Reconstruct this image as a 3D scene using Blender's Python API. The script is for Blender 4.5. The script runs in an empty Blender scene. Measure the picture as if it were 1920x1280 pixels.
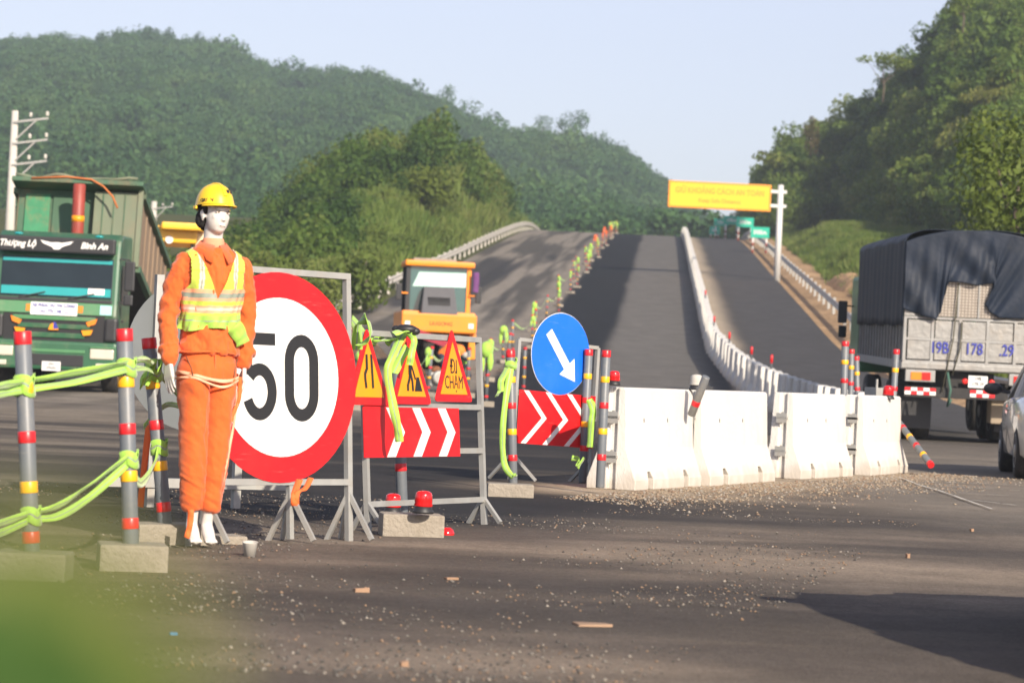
import bpy, bmesh, math, random
import numpy as np
from mathutils import Vector, Matrix, noise as mnoise
R = math.radians
rnd = random.Random(7)
nr = np.random.RandomState(11)
S = bpy.context.scene
COL = S.collection

# ------------------------------------------------------------------ camera
F = 5333.0                      # focal length in pixels of the 1920 px wide photograph
CAMZ = 1.0
cam_d = bpy.data.cameras.new('camera'); cam = bpy.data.objects.new('camera', cam_d); COL.objects.link(cam)
cam_d.sensor_width = 36.0; cam_d.lens = F / 1920 * 36.0
cam_d.clip_start = 0.05; cam_d.clip_end = 6000
CAMM = Matrix.Translation((0, 0, CAMZ)) @ Matrix.Rotation(R(90 + 0.54), 4, 'X') @ Matrix.Rotation(R(2.6), 4, 'Z')
cam.matrix_world = CAMM
cam_d.dof.use_dof = True; cam_d.dof.focus_distance = 19.5; cam_d.dof.aperture_fstop = 4.6
S.camera = cam

# ------------------------------------------------------------------ light
SUN_AZ = Vector((0.47, -0.883)).normalized(); SUN_EL = R(27)
W = bpy.data.worlds.new('World'); S.world = W; W.use_nodes = True
nt = W.node_tree
sky = nt.nodes.new('ShaderNodeTexSky'); sky.sky_type = 'NISHITA'; sky.sun_disc = False
sky.sun_elevation = SUN_EL
sky.sun_rotation = math.atan2(SUN_AZ.x, SUN_AZ.y)
sky.altitude = 100; sky.air_density = 1.0; sky.dust_density = 1.2; sky.ozone_density = 3.2
bg = nt.nodes['Background']; bg.inputs[1].default_value = 0.108
hs_ = nt.nodes.new('ShaderNodeMix'); hs_.data_type = 'RGBA'; hs_.blend_type = 'MULTIPLY'; hs_.inputs[0].default_value = 1; hs_.inputs[7].default_value = (1.08, .985, 1.05, 1)
hsv = nt.nodes.new('ShaderNodeHueSaturation'); hsv.inputs['Saturation'].default_value = .62; hsv.inputs['Value'].default_value = 1.0
nt.links.new(sky.outputs[0], hsv.inputs['Color']); nt.links.new(hsv.outputs[0], hs_.inputs[6]); nt.links.new(hs_.outputs[2], bg.inputs[0])
sd = bpy.data.lights.new('sun', 'SUN'); so = bpy.data.objects.new('sun', sd); COL.objects.link(so)
sd.energy = 4.6; sd.angle = R(0.6); sd.color = (1.0, 0.88, 0.72)
sv = Vector((SUN_AZ.x * math.cos(SUN_EL), SUN_AZ.y * math.cos(SUN_EL), math.sin(SUN_EL)))
so.rotation_euler = sv.to_track_quat('Z', 'Y').to_euler()
vs = S.view_settings; S.display_settings.display_device = 'sRGB'
vs.view_transform = 'Standard'; vs.look = 'None'; vs.exposure = 0.62; vs.gamma = 1.0; vs.use_curve_mapping = False
S.cycles.use_denoising = True
S.cycles.max_bounces = 6; S.cycles.transparent_max_bounces = 8
S.cycles.volume_bounces = 1; S.cycles.sample_clamp_indirect = 6
S.cycles.volume_step_rate = 1

# ------------------------------------------------------------------ helpers
def P(px, py, d):
    """the point seen at pixel (px, py) of the photograph at distance d along +Y"""
    v = CAMM.to_3x3() @ Vector(((px - 960) / F, -(py - 640) / F, -1))
    return Vector((0, 0, CAMZ)) + v * (d / v.y)
def G(px, py, z=0.0):
    v = CAMM.to_3x3() @ Vector(((px - 960) / F, -(py - 640) / F, -1))
    return Vector((0, 0, CAMZ)) + v * ((z - CAMZ) / v.z)

def tag(o, label=None, cat=None, group=None, kind=None):
    if label: o['label'] = label
    if cat: o['category'] = cat
    if group: o['group'] = group
    if kind: o['kind'] = kind
    return o
def thing(name, label, cat, loc=(0, 0, 0), rot=(0, 0, 0), group=None):
    o = bpy.data.objects.new(name, None); COL.objects.link(o)
    o.empty_display_size = 0.2
    o.location = loc; o.rotation_euler = rot
    return tag(o, label, cat, group)
def dup(root, loc, rot=None, label=None, group=None, scale=None):
    r = root.copy(); COL.objects.link(r); r.location = loc
    if rot is not None: r.rotation_euler = rot
    if scale is not None: r.scale = scale
    if label: r['label'] = label
    if group: r['group'] = group
    for ch in root.children:
        c = ch.copy(); COL.objects.link(c); c.parent = r
        for g in ch.children:
            d = g.copy(); COL.objects.link(d); d.parent = c
    return r

class MB:
    def __init__(s): s.v = []; s.f = []; s.m = []; s.s = []
    def add(s, vs, fs, m=0, smooth=False, M=None):
        b = len(s.v)
        if M is not None: vs = [M @ Vector(p) for p in vs]
        s.v += [tuple(p) for p in vs]
        for f in fs: s.f.append([b + i for i in f]); s.m.append(m); s.s.append(smooth)
        return s
    def box(s, c, size, m=0, M=None, rot=None):
        x, y, z = (q / 2 for q in size)
        vs = [Vector(p) for p in [(-x,-y,-z),(x,-y,-z),(x,y,-z),(-x,y,-z),(-x,-y,z),(x,-y,z),(x,y,z),(-x,y,z)]]
        if rot is not None:
            vs = [rot @ p for p in vs]
        vs = [p + Vector(c) for p in vs]
        return s.add(vs, [(0,3,2,1),(4,5,6,7),(0,1,5,4),(1,2,6,5),(2,3,7,6),(3,0,4,7)], m, False, M)
    def bb(s, a, b, m=0, M=None):
        a = Vector(a); b = Vector(b)
        return s.box((a + b) / 2, [abs(q) for q in (b - a)], m, M)
    def tube(s, pts, r, n=10, m=0, M=None, caps=True, smooth=True, sq=None):
        pts = [Vector(p) for p in pts]
        rs = r if isinstance(r, (list, tuple)) else [r] * len(pts)
        vs = []; fs = []
        t0 = (pts[1] - pts[0]).normalized()
        up = Vector((0, 0, 1)) if abs(t0.z) < .9 else Vector((0, 1, 0))
        a = t0.cross(up).normalized()
        for i, p in enumerate(pts):
            t = (pts[min(i + 1, len(pts) - 1)] - pts[max(i - 1, 0)]).normalized()
            a = (a - t * a.dot(t)).normalized(); b = t.cross(a)
            for k in range(n):
                w = 2 * math.pi * k / n + (math.pi / 4 if n == 4 else 0)
                q = rs[i] * (1.414 if n == 4 else 1)
                vs.append(p + (a * math.cos(w) + b * math.sin(w)) * q)
        for i in range(len(pts) - 1):
            for k in range(n):
                k2 = (k + 1) % n
                fs.append((i*n + k, i*n + k2, (i+1)*n + k2, (i+1)*n + k))
        s.add(vs, fs, m, smooth and n > 4, M)
        if caps:
            b = len(s.v) - len(vs)
            s.f.append([b + k for k in range(n)][::-1]); s.m.append(m); s.s.append(False)
            s.f.append([b + (len(pts)-1)*n + k for k in range(n)]); s.m.append(m); s.s.append(False)
        return s
    def bar(s, a, b, w=0.03, m=0, M=None):
        return s.tube([a, b], w / 2, 4, m, M, True, False)
    def prism(s, poly, y0, y1, m=0, M=None, smooth=False):
        n = len(poly)
        vs = [(x, y0, z) for x, z in poly] + [(x, y1, z) for x, z in poly]
        fs = [list(range(n)), list(range(2*n - 1, n - 1, -1))] + [(i, n + i, n + (i+1) % n, (i+1) % n) for i in range(n)]
        return s.add(vs, fs, m, smooth, M)
    def lathe(s, prof, n=20, m=0, M=None, smooth=True):
        vs = []; fs = []
        for r, z in prof:
            for k in range(n):
                w = 2*math.pi*k/n; vs.append((r*math.cos(w), r*math.sin(w), z))
        for i in range(len(prof) - 1):
            for k in range(n):
                fs.append((i*n + k, i*n + (k+1) % n, (i+1)*n + (k+1) % n, (i+1)*n + k))
        s.add(vs, fs, m, smooth, M)
        b = len(s.v) - len(vs)
        s.f.append([b + k for k in range(n)][::-1]); s.m.append(m); s.s.append(False)
        s.f.append([b + (len(prof)-1)*n + k for k in range(n)]); s.m.append(m); s.s.append(False)
        return s
    def sphere(s, c, r, n=14, m=0, M=None):
        r = r if isinstance(r, (list, tuple)) else (r, r, r)
        vs = []; fs = []; h = n // 2
        for i in range(h + 1):
            t = math.pi * i / h
            for k in range(n):
                w = 2*math.pi*k/n
                vs.append((c[0] + r[0]*math.sin(t)*math.cos(w), c[1] + r[1]*math.sin(t)*math.sin(w), c[2] - r[2]*math.cos(t)))
        for i in range(h):
            for k in range(n):
                fs.append((i*n + k, i*n + (k+1) % n, (i+1)*n + (k+1) % n, (i+1)*n + k))
        return s.add(vs, fs, m, True, M)
    def mesh(s, name, mats):
        me = bpy.data.meshes.new(name)
        me.from_pydata(s.v, [], s.f)
        for m in (mats if isinstance(mats, (list, tuple)) else [mats]): me.materials.append(m)
        me.polygons.foreach_set('material_index', s.m)
        me.polygons.foreach_set('use_smooth', s.s)
        me.update()
        return me
    def build(s, name, mats, parent=None, bevel=0, loc=None, rot=None):
        me = s.mesh(name, mats)
        o = bpy.data.objects.new(name, me); COL.objects.link(o)
        if parent: o.parent = parent
        if loc is not None: o.location = loc
        if rot is not None: o.rotation_euler = rot
        if bevel:
            bm = bmesh.new(); bm.from_mesh(me)
            bmesh.ops.remove_doubles(bm, verts=bm.verts, dist=1e-5)
            bmesh.ops.recalc_face_normals(bm, faces=bm.faces)
            ed = [e for e in bm.edges if len(e.link_faces) == 2 and e.calc_face_angle(0) > R(35)]
            bmesh.ops.bevel(bm, geom=ed, offset=bevel, segments=2, profile=0.6, affect='EDGES', clamp_overlap=True)
            bm.to_mesh(me); bm.free()
        return o

def bake(o, *mods):
    """apply modifiers given as (type, dict) and return the object with the evaluated mesh"""
    for t, kw in mods:
        m = o.modifiers.new(t, t)
        for k, v in kw.items(): setattr(m, k, v)
    dg = bpy.context.evaluated_depsgraph_get(); dg.update()
    me = bpy.data.meshes.new_from_object(o.evaluated_get(dg), depsgraph=dg)
    o.modifiers.clear(); mats = list(o.data.materials); old = o.data; o.data = me
    if not me.materials:
        for m in mats: me.materials.append(m)
    me.name = o.name
    return o

def text_mesh(txt, size, m, name, parent, loc, depth=0.002, bold=0.0, sx=1.0, rot=(R(90), 0, 0), align='CENTER', shear=0):
    cu = bpy.data.curves.new(name, 'FONT'); cu.body = txt; cu.size = size; cu.align_x = align; cu.align_y = 'CENTER'
    cu.extrude = depth; cu.offset = bold * size; cu.shear = shear; cu.resolution_u = 3
    o = bpy.data.objects.new(name, cu); COL.objects.link(o)
    dg = bpy.context.evaluated_depsgraph_get(); dg.update()
    me = bpy.data.meshes.new_from_object(o.evaluated_get(dg), depsgraph=dg)
    COL.objects.unlink(o); bpy.data.objects.remove(o)
    me.materials.clear(); me.materials.append(m)
    t = bpy.data.objects.new(name, me); COL.objects.link(t); t.parent = parent
    t.location = loc; t.rotation_euler = rot; t.scale = (sx, 1, 1)
    return t

# ------------------------------------------------------------------ materials
def mat(name, col, rough=0.6, metal=0.0, var=0.15, scale=6.0, bump=0.0, bscale=60.0, dirt=None, dirt_amt=0.4, spec=0.5, coat=0, trans=0, emit=0, sheen=0, alpha=None, stretch=None, obj=True):
    m = bpy.data.materials.new(name); m.use_nodes = True
    N = m.node_tree.nodes; L = m.node_tree.links; b = N['Principled BSDF']
    b.inputs['Roughness'].default_value = rough; b.inputs['Metallic'].default_value = metal
    b.inputs['Specular IOR Level'].default_value = spec; b.inputs['Coat Weight'].default_value = coat
    b.inputs['Transmission Weight'].default_value = trans
    b.inputs['Sheen Weight'].default_value = sheen
    tc = N.new('ShaderNodeTexCoord'); src = tc.outputs['Object']
    if stretch:
        mp = N.new('ShaderNodeMapping'); mp.inputs['Scale'].default_value = stretch
        L.new(src, mp.inputs[0]); src = mp.outputs[0]
    nz = N.new('ShaderNodeTexNoise'); nz.inputs['Scale'].default_value = scale; nz.inputs['Detail'].default_value = 6
    L.new(src, nz.inputs['Vector'])
    cr = N.new('ShaderNodeMix'); cr.data_type = 'RGBA'
    c = Vector(col[:3])
    lo = [max(0, q * (1 - var)) for q in c]; hi = [min(1, q * (1 + var)) for q in c]
    cr.inputs[6].default_value = (*lo, 1); cr.inputs[7].default_value = (*hi, 1)
    L.new(nz.outputs['Fac'], cr.inputs[0]); out = cr.outputs[2]
    if dirt:
        n2 = N.new('ShaderNodeTexNoise'); n2.inputs['Scale'].default_value = scale * .6; n2.inputs['Detail'].default_value = 8; n2.inputs['Roughness'].default_value = .7
        L.new(src, n2.inputs['Vector'])
        rp = N.new('ShaderNodeMapRange'); rp.inputs[1].default_value = .5; rp.inputs[2].default_value = .72
        rp.inputs[3].default_value = 0; rp.inputs[4].default_value = dirt_amt
        L.new(n2.outputs['Fac'], rp.inputs[0])
        mx = N.new('ShaderNodeMix'); mx.data_type = 'RGBA'; mx.inputs[7].default_value = (*dirt, 1)
        L.new(rp.outputs[0], mx.inputs[0]); L.new(out, mx.inputs[6]); out = mx.outputs[2]
    L.new(out, b.inputs['Base Color'])
    if bump:
        n3 = N.new('ShaderNodeTexNoise'); n3.inputs['Scale'].default_value = bscale; n3.inputs['Detail'].default_value = 4
        L.new(src, n3.inputs['Vector'])
        bp = N.new('ShaderNodeBump'); bp.inputs['Strength'].default_value = bump; bp.inputs['Distance'].default_value = 0.02
        L.new(n3.outputs['Fac'], bp.inputs['Height']); L.new(bp.outputs[0], b.inputs['Normal'])
    if alpha is not None: b.inputs['Alpha'].default_value = alpha
    return m

def leaf_mat(name, cols, rnd_amt=0.5, trans=0.35):
    """foliage: the colour runs over cols by an instance random and a slow world-space noise"""
    m = bpy.data.materials.new(name); m.use_nodes = True
    N = m.node_tree.nodes; L = m.node_tree.links; N.remove(N['Principled BSDF']); out = N['Material Output']
    oi = N.new('ShaderNodeObjectInfo'); ge = N.new('ShaderNodeNewGeometry')
    nz = N.new('ShaderNodeTexNoise'); nz.inputs['Scale'].default_value = 0.05; nz.inputs['Detail'].default_value = 3
    L.new(ge.outputs['Position'], nz.inputs['Vector'])
    a = N.new('ShaderNodeMath'); a.operation = 'MULTIPLY_ADD'; a.inputs[1].default_value = rnd_amt
    L.new(oi.outputs['Random'], a.inputs[0])
    mr = N.new('ShaderNodeMapRange'); mr.inputs[1].default_value = .3; mr.inputs[2].default_value = .7; mr.inputs[4].default_value = 1 - rnd_amt
    L.new(nz.outputs['Fac'], mr.inputs[0]); L.new(mr.outputs[0], a.inputs[2])
    n2 = N.new('ShaderNodeAttribute'); n2.attribute_name = 'tint'
    ad = N.new('ShaderNodeMath'); ad.operation = 'MULTIPLY_ADD'; ad.inputs[1].default_value = 0.3; L.new(n2.outputs['Fac'], ad.inputs[0])
    sb = N.new('ShaderNodeMath'); sb.operation = 'SUBTRACT'; sb.inputs[1].default_value = 0.15
    L.new(a.outputs[0], sb.inputs[0]); L.new(sb.outputs[0], ad.inputs[2])
    cr = N.new('ShaderNodeValToRGB'); cr.color_ramp.elements.remove(cr.color_ramp.elements[0])
    for i, c in enumerate(cols):
        p = i / (len(cols) - 1)
        e = cr.color_ramp.elements[0] if i == 0 else cr.color_ramp.elements.new(p)
        e.position = p; e.color = (*c, 1)
    L.new(ad.outputs[0], cr.inputs[0])
    d = N.new('ShaderNodeBsdfPrincipled'); d.inputs['Roughness'].default_value = 0.6; d.inputs['Specular IOR Level'].default_value = .25
    t = N.new('ShaderNodeBsdfTranslucent'); mx = N.new('ShaderNodeMixShader'); mx.inputs[0].default_value = trans
    L.new(cr.outputs[0], d.inputs['Base Color']); L.new(cr.outputs[0], t.inputs['Color'])
    L.new(d.outputs[0], mx.inputs[1]); L.new(t.outputs[0], mx.inputs[2]); L.new(mx.outputs[0], out.inputs['Surface'])
    return m

M_forest = leaf_mat('forest_leaves', [(.024,.056,.011), (.06,.115,.018), (.105,.17,.026), (.16,.22,.035), (.22,.23,.055)], .5, .42)
M_far = leaf_mat('far_forest_leaves', [(.026,.074,.026), (.046,.115,.036), (.074,.155,.045), (.11,.185,.05)])
M_mid = leaf_mat('hill_leaves', [(.014,.040,.009), (.036,.080,.014), (.068,.135,.020), (.115,.18,.028), (.17,.20,.045)], .5, .42)
M_limeleaf = leaf_mat('young_leaves', [(.11,.155,.02), (.17,.20,.04)], .3)
M_bush = leaf_mat('bush_leaves', [(.06,.10,.016), (.11,.155,.026), (.16,.19,.045)], .6)
M_dry = leaf_mat('dry_leaves', [(.12,.08,.03), (.09,.085,.03), (.17,.12,.06)], .6)
M_grass = leaf_mat('grass_blades', [(.095,.165,.026), (.15,.21,.04), (.23,.25,.075)], .6)
M_bark = mat('bark', (.12,.095,.07), .9, var=.4, scale=8)

# ------------------------------------------------------------------ terrain functions
_py = np.array([-50, 0, 38, 50, 60, 70, 80, 95, 109, 125, 140, 155, 171, 192, 215, 235, 250, 262, 275, 290, 320, 360, 420, 520, 2000.])
_pz = np.array([0, 0, 0, .08, .22, .5, .95, 1.75, 2.7, 3.95, 5.1, 6.25, 7.45, 9.1, 10.85, 12.3, 13.25, 13.8, 14.1, 14.1, 13.2, 11, 7, 3, 3.])
_yy = np.arange(-50, 2000, 1.0); _zz = np.interp(_yy, _py, _pz)
_k = np.hanning(15); _k /= _k.sum(); _zz = np.convolve(np.pad(_zz, 7, 'edge'), _k, 'valid')
def prof(Y): return np.interp(Y, _yy, _zz)
def cx(Y): return -2.4 + .0515 * np.asarray(Y, float)      # x of the road's centre line
def off(X, Y): return X - cx(Y)
def vnoise(X, Y, sc, seed=0, octs=4):
    """value noise on arrays, 0..1"""
    out = 0; amp = 1; tot = 0
    for o in range(octs):
        rs = np.random.RandomState(seed * 17 + o); T = rs.rand(64, 64)
        x = np.asarray(X) / sc * 2**o + 100; y = np.asarray(Y) / sc * 2**o + 100
        xi = np.floor(x).astype(int); yi = np.floor(y).astype(int); fx = x - xi; fy = y - yi
        fx = fx*fx*(3-2*fx); fy = fy*fy*(3-2*fy)
        g = lambda i, j: T[i % 64, j % 64]
        v = (g(xi, yi)*(1-fx) + g(xi+1, yi)*fx)*(1-fy) + (g(xi, yi+1)*(1-fx) + g(xi+1, yi+1)*fx)*fy
        out = out + v*amp; tot += amp; amp *= .5
    return out / tot
def sstep(a, b, x):
    t = np.clip((x - a) / (b - a), 0, 1); return t*t*(3 - 2*t)
def elev(px, py):   # tangent of the elevation angle at which a silhouette stands
    v = CAMM.to_3x3() @ Vector(((px - 960) / F, -(py - 640) / F, -1)); return v.x / v.y, v.z / v.y

def make_sil(pts):
    a = sorted(elev(x, y) for x, y in pts); return np.array([q[0] for q in a]), np.array([q[1] for q in a])
SIL_FAR = make_sil([(-900, 40), (-300, 70), (0, 55), (60, 50), (130, 52), (200, 62), (260, 60), (330, 75), (420, 98), (480, 128), (540, 150), (600, 146), (650, 143), (700, 152), (760, 170), (830, 198),
                    (880, 228), (960, 252), (1040, 262), (1100, 266), (1160, 292), (1220, 335), (1255, 370), (1320, 425), (1400, 440), (1700, 470)])
SIL_MID = make_sil([(330, 500), (430, 470), (490, 425), (540, 378), (600, 325), (650, 280), (700, 245), (760, 222), (800, 222), (850, 255), (900, 290), (945, 335), (975, 385), (1000, 425), (1030, 470)])
SIL_RIGHT = make_sil([(1330, 470), (1380, 400), (1420, 335), (1460, 285), (1510, 250), (1560, 222), (1620, 180), (1700, 125), (1750, 70), (1780, 15), (1850, -60), (1920, -120), (1950, -90), (2020, 480), (2100, 680), (2400, 710)])  # unseen end past the frame's right edge is cut low to let sun in
def hill(X, Y, sil, Db, Dr, treeh, rough, seed, back=0.8, expo=1.0, zback=0.0):
    th = X / Y
    e = np.interp(th, *sil)
    db = Db(th); dr = Dr(th)
    s = (Y - db) / (dr - db)
    zb = prof(db); zr = CAMZ + e * dr - treeh
    n = (vnoise(X, Y, rough*6, seed) - .5)
    z = zb + (zr - zb) * np.clip(s, 0, 1)**expo
    z = z + n * rough * np.clip(s*2.5, 0, 1) * np.clip((1.06 - s)*4, .25, 1)
    z = np.where(s > 1, zr - (s - 1)*(dr - db)*back + n*rough*.25, z)
    z = np.where(s < 0, zb + s*6 - .3, z)
    return z, s
def far_hill(X, Y): return hill(X, Y, SIL_FAR, lambda t: 330 + 0*t, lambda t: 700 + 900*np.abs(t), 3.0, 16, 3, expo=1.05)
def mid_hill(X, Y):
    # the foot of the spur runs along the road's outer rail
    db = lambda t: np.clip(13.3 / (np.clip(.0515 - t, .035, 1)), 112, 300)
    return hill(X, Y, SIL_MID, db, lambda t: np.maximum(db(t) + 40, 205 + 0*t), 2.6, 3.0, 5)
def right_hill(X, Y):
    db = lambda t: np.clip((10.6 + 6.5*np.clip((t - .095)/.02, 0, 1)) / np.clip(t - .0515, .032, 1), 55, 330)
    return hill(X, Y, SIL_RIGHT, db, lambda t: np.maximum(db(t) + 45, 285 + 0*t), 3.2, 4.5, 8, expo=1.15)

def grid_obj(name, xs, ys, zf, m, attr=None, mask=None):
    X, Y = np.meshgrid(xs, ys); Z = zf(X, Y)
    nx, ny = len(xs), len(ys)
    return raw_grid(name, X, Y, Z, m, attr, mask)
def raw_grid(name, X, Y, Z, m, attr=None, mask=None):
    ny, nx = X.shape
    co = np.stack([X, Y, Z], -1).reshape(-1, 3)
    i = np.arange((ny-1)*(nx-1)); r = i // (nx-1); c = i % (nx-1); a = r*nx + c
    q = np.stack([a, a+1, a+nx+1, a+nx], 1)
    if mask is not None:
        k = mask.reshape(-1)[q].all(1); q = q[k]
        used = np.unique(q); re = -np.ones(len(co), int); re[used] = np.arange(len(used)); co = co[used]; q = re[q]
        if attr is not None: attr = attr.reshape(-1, attr.shape[-1])[used]
    me = bpy.data.meshes.new(name)
    me.vertices.add(len(co)); me.vertices.foreach_set('co', co.ravel())
    me.loops.add(q.size); me.loops.foreach_set('vertex_index', q.ravel().astype('i'))
    me.polygons.add(len(q)); me.polygons.foreach_set('loop_start', np.arange(len(q), dtype='i')*4)
    me.polygons.foreach_set('use_smooth', np.ones(len(q), bool))
    me.update(calc_edges=True); me.validate()
    if attr is not None:
        at = me.color_attributes.new('ground_col', 'FLOAT_COLOR', 'POINT')
        A = attr.reshape(-1, attr.shape[-1]); A = np.concatenate([A, np.ones((len(A), 4 - A.shape[1]))], 1) if A.shape[1] < 4 else A
        at.data.foreach_set('color', A.ravel().astype('f'))
    me.materials.append(m)
    o = bpy.data.objects.new(name, me); COL.objects.link(o)
    return o

def ground_mat(name, rough=.85, grain=.35, grain_scale=60, bump=.5, patch=.2, bd=.02):
    m = bpy.data.materials.new(name); m.use_nodes = True
    N = m.node_tree.nodes; L = m.node_tree.links; b = N['Principled BSDF']
    at = N.new('ShaderNodeAttribute'); at.attribute_name = 'ground_col'
    ge = N.new('ShaderNodeNewGeometry')
    def nz(sc, det=5, r=.6):
        n = N.new('ShaderNodeTexNoise'); n.inputs['Scale'].default_value = sc; n.inputs['Detail'].default_value = det; n.inputs['Roughness'].default_value = r
        L.new(ge.outputs['Position'], n.inputs['Vector']); return n
    a = nz(grain_scale); c = nz(1.3, 6); d = nz(14, 5, .7)
    def rng(n, lo, hi, s0=.3, s1=.7):
        r = N.new('ShaderNodeMapRange'); r.inputs[1].default_value = s0; r.inputs[2].default_value = s1; r.inputs[3].default_value = lo; r.inputs[4].default_value = hi
        L.new(n.outputs['Fac'], r.inputs[0]); return r
    r1 = rng(a, 1 - grain, 1 + grain); r2 = rng(c, 1 - patch, 1 + patch); r3 = rng(d, 1 - patch, 1 + patch)
    m1 = N.new('ShaderNodeMath'); m1.operation = 'MULTIPLY'; L.new(r1.outputs[0], m1.inputs[0]); L.new(r2.outputs[0], m1.inputs[1])
    m2 = N.new('ShaderNodeMath'); m2.operation = 'MULTIPLY'; L.new(m1.outputs[0], m2.inputs[0]); L.new(r3.outputs[0], m2.inputs[1])
    vm = N.new('ShaderNodeVectorMath'); vm.operation = 'SCALE'; L.new(at.outputs['Color'], vm.inputs[0]); L.new(m2.outputs[0], vm.inputs['Scale'])
    L.new(vm.outputs[0], b.inputs['Base Color'])
    b.inputs['Roughness'].default_value = rough; b.inputs['Specular IOR Level'].default_value = .14
    n4 = nz(grain_scale*1.3, 3); bp = N.new('ShaderNodeBump'); bp.inputs['Strength'].default_value = bump; bp.inputs['Distance'].default_value = bd
    L.new(n4.outputs['Fac'], bp.inputs['Height']); L.new(bp.outputs[0], b.inputs['Normal'])
    return m
M_road = ground_mat('asphalt')
M_soil = ground_mat('soil', 1.0, .3, 12, .6, .3, .05)

def lerp(a, b, t): return a + (b - a) * t[..., None]
def road_col(X, Y):
    o = off(X, Y); C = lambda *c: np.array(c, float)*np.array([1.03, 1.0, .95]) + np.zeros(X.shape + (3,))
    o2 = o + (vnoise(X*3, Y*.35, 3, 21) - .5)*.35
    streak = vnoise(o*9, Y*.25, 6, 5)                      # long streaks along the carriageway
    far = C(.058, .056, .056)
    brown = lerp(C(.080,.076,.070), C(.22,.20,.175), sstep(.38, .64, streak))
    brown = lerp(brown, C(.035,.036,.04), sstep(.5, .62, vnoise(o*2.6, Y*.12, 6, 9)) * .9)
    far = lerp(far, brown, sstep(-2.2, -3.0, o2) * sstep(-40, -12, o))
    far = lerp(far, C(.24,.215,.185), sstep(-3.5, -2.9, o2)*sstep(-1.7, -2.2, o2)*.85)
    fresh = C(.015,.0165,.020)
    far = lerp(far, fresh, sstep(-2.1, -1.7, o2)*sstep(.95, .45, o2))
    far = lerp(far, C(.128,.124,.118), sstep(.45, .95, o2)*sstep(4.2, 3.6, o2))  # stays dark at the median's foot: its cast shadow put into the colour
    far = lerp(far, C(.34,.29,.23), sstep(4.35, 4.5, o)*sstep(5.7, 4.7, o2))
    far = lerp(far, C(.062,.062,.066), sstep(5.2, 6.1, o2))
    # the level ground in front of the closed lanes
    n1 = vnoise(X, Y, 2.2, 31); n2 = vnoise(X*.8, Y*1.6, 1.2, 33); n3 = vnoise(X*.5, Y*4.0, 4, 37)
    near = lerp(C(.105,.090,.078), C(.235,.195,.155), sstep(.30, .72, n1*.6 + n2*.4))
    near = lerp(near, C(.028,.028,.030), sstep(.5, .66, vnoise(X*.6, Y*1.2, 5, 41))*.6*sstep(9, 14, Y))
    near = lerp(near, C(.055,.050,.047), sstep(.50, .66, vnoise(X*.22 + Y*.03, Y*1.1 - X*.16, 1.1, 47))*.55)
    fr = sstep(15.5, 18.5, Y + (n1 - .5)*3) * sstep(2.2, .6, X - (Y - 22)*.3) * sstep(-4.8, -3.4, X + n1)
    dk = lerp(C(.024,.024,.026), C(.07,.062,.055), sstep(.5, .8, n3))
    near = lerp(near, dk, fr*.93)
    lf = sstep(-2.2, -4.2, X)*sstep(15, 22, Y)
    near = lerp(near, lerp(C(.065,.058,.052), C(.20,.175,.14), sstep(.35, .7, n3)), lf*.9)
    # dust drifted along the barrier row and out to the open lane
    t = np.clip(((X - .86)*3.79 + (Y - 24)*9) / (3.79**2 + 81), 0, 1)
    dist = np.hypot(X - (.86 + 3.79*t), Y - (24 + 9*t))
    near = lerp(near, C(.36,.29,.21), sstep(1.9, .15, dist + (n2 - .5)*1.6)*.85)
    rt = sstep(2.6, 4.2, X + (n1 - .5)*2)*sstep(17, 24, Y)
    near = lerp(near, lerp(C(.14,.128,.112), C(.25,.22,.185), n3), rt*.8)
    near = lerp(near, C(.40,.33,.25), sstep(1.2, .2, dist + (n1 - .4)*1.2)*.7)
    w = sstep(37, 58, Y - np.clip(-X - 4, 0, 30)*.3)
    return lerp(near, far, w)

# ------------------------------------------------------------------ ground and road
ys = np.concatenate([np.linspace(-12, 6, 10), np.geomspace(6.2, 60, 320), np.geomspace(60.3, 420, 260)])
xs_u = np.concatenate([np.linspace(-1, -.3, 30), np.linspace(-.29, .3, 170), np.linspace(.31, 1, 26)])
def rd_edges(Y):
    l = np.interp(Y, [0, 68, 92, 110, 500], [-70, -60, -14, -9.3, -9.3]); r = np.interp(Y, [0, 46, 58, 72, 88, 500], [34, 26, 16, 10.5, 8.9, 8.9])
    return l, r
U, Y = np.meshgrid(np.linspace(0, 1, 2), ys)
def road_grid():
    rows = []
    nx = 260
    for y in ys:
        l, r = rd_edges(y); l = float(cx(y) + l); r = float(cx(y) + r)
        vl, vr = max(l, -.30*abs(y) - 3), min(r, .30*abs(y) + 3)
        xs = np.concatenate([np.linspace(l, vl, 8)[:-1] if vl > l + .01 else np.linspace(l, vl, 8)[:-1], np.linspace(vl, vr, nx - 14), np.linspace(vr, r, 8)[1:]])
        rows.append(xs)
    X = np.array(rows); Yg = np.repeat(ys[:, None], X.shape[1], 1)
    return X, Yg
Xr, Yr = road_grid()
road_bump = lambda X, Y: (vnoise(X, Y, 1.6, 51) - .5)*.02
def road_z(X, Y): return prof(Y) + road_bump(X, Y)
ro = raw_grid('road', Xr, Yr, road_z(Xr, Yr), M_road, road_col(Xr, Yr)); tag(ro, kind='structure')

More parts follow.
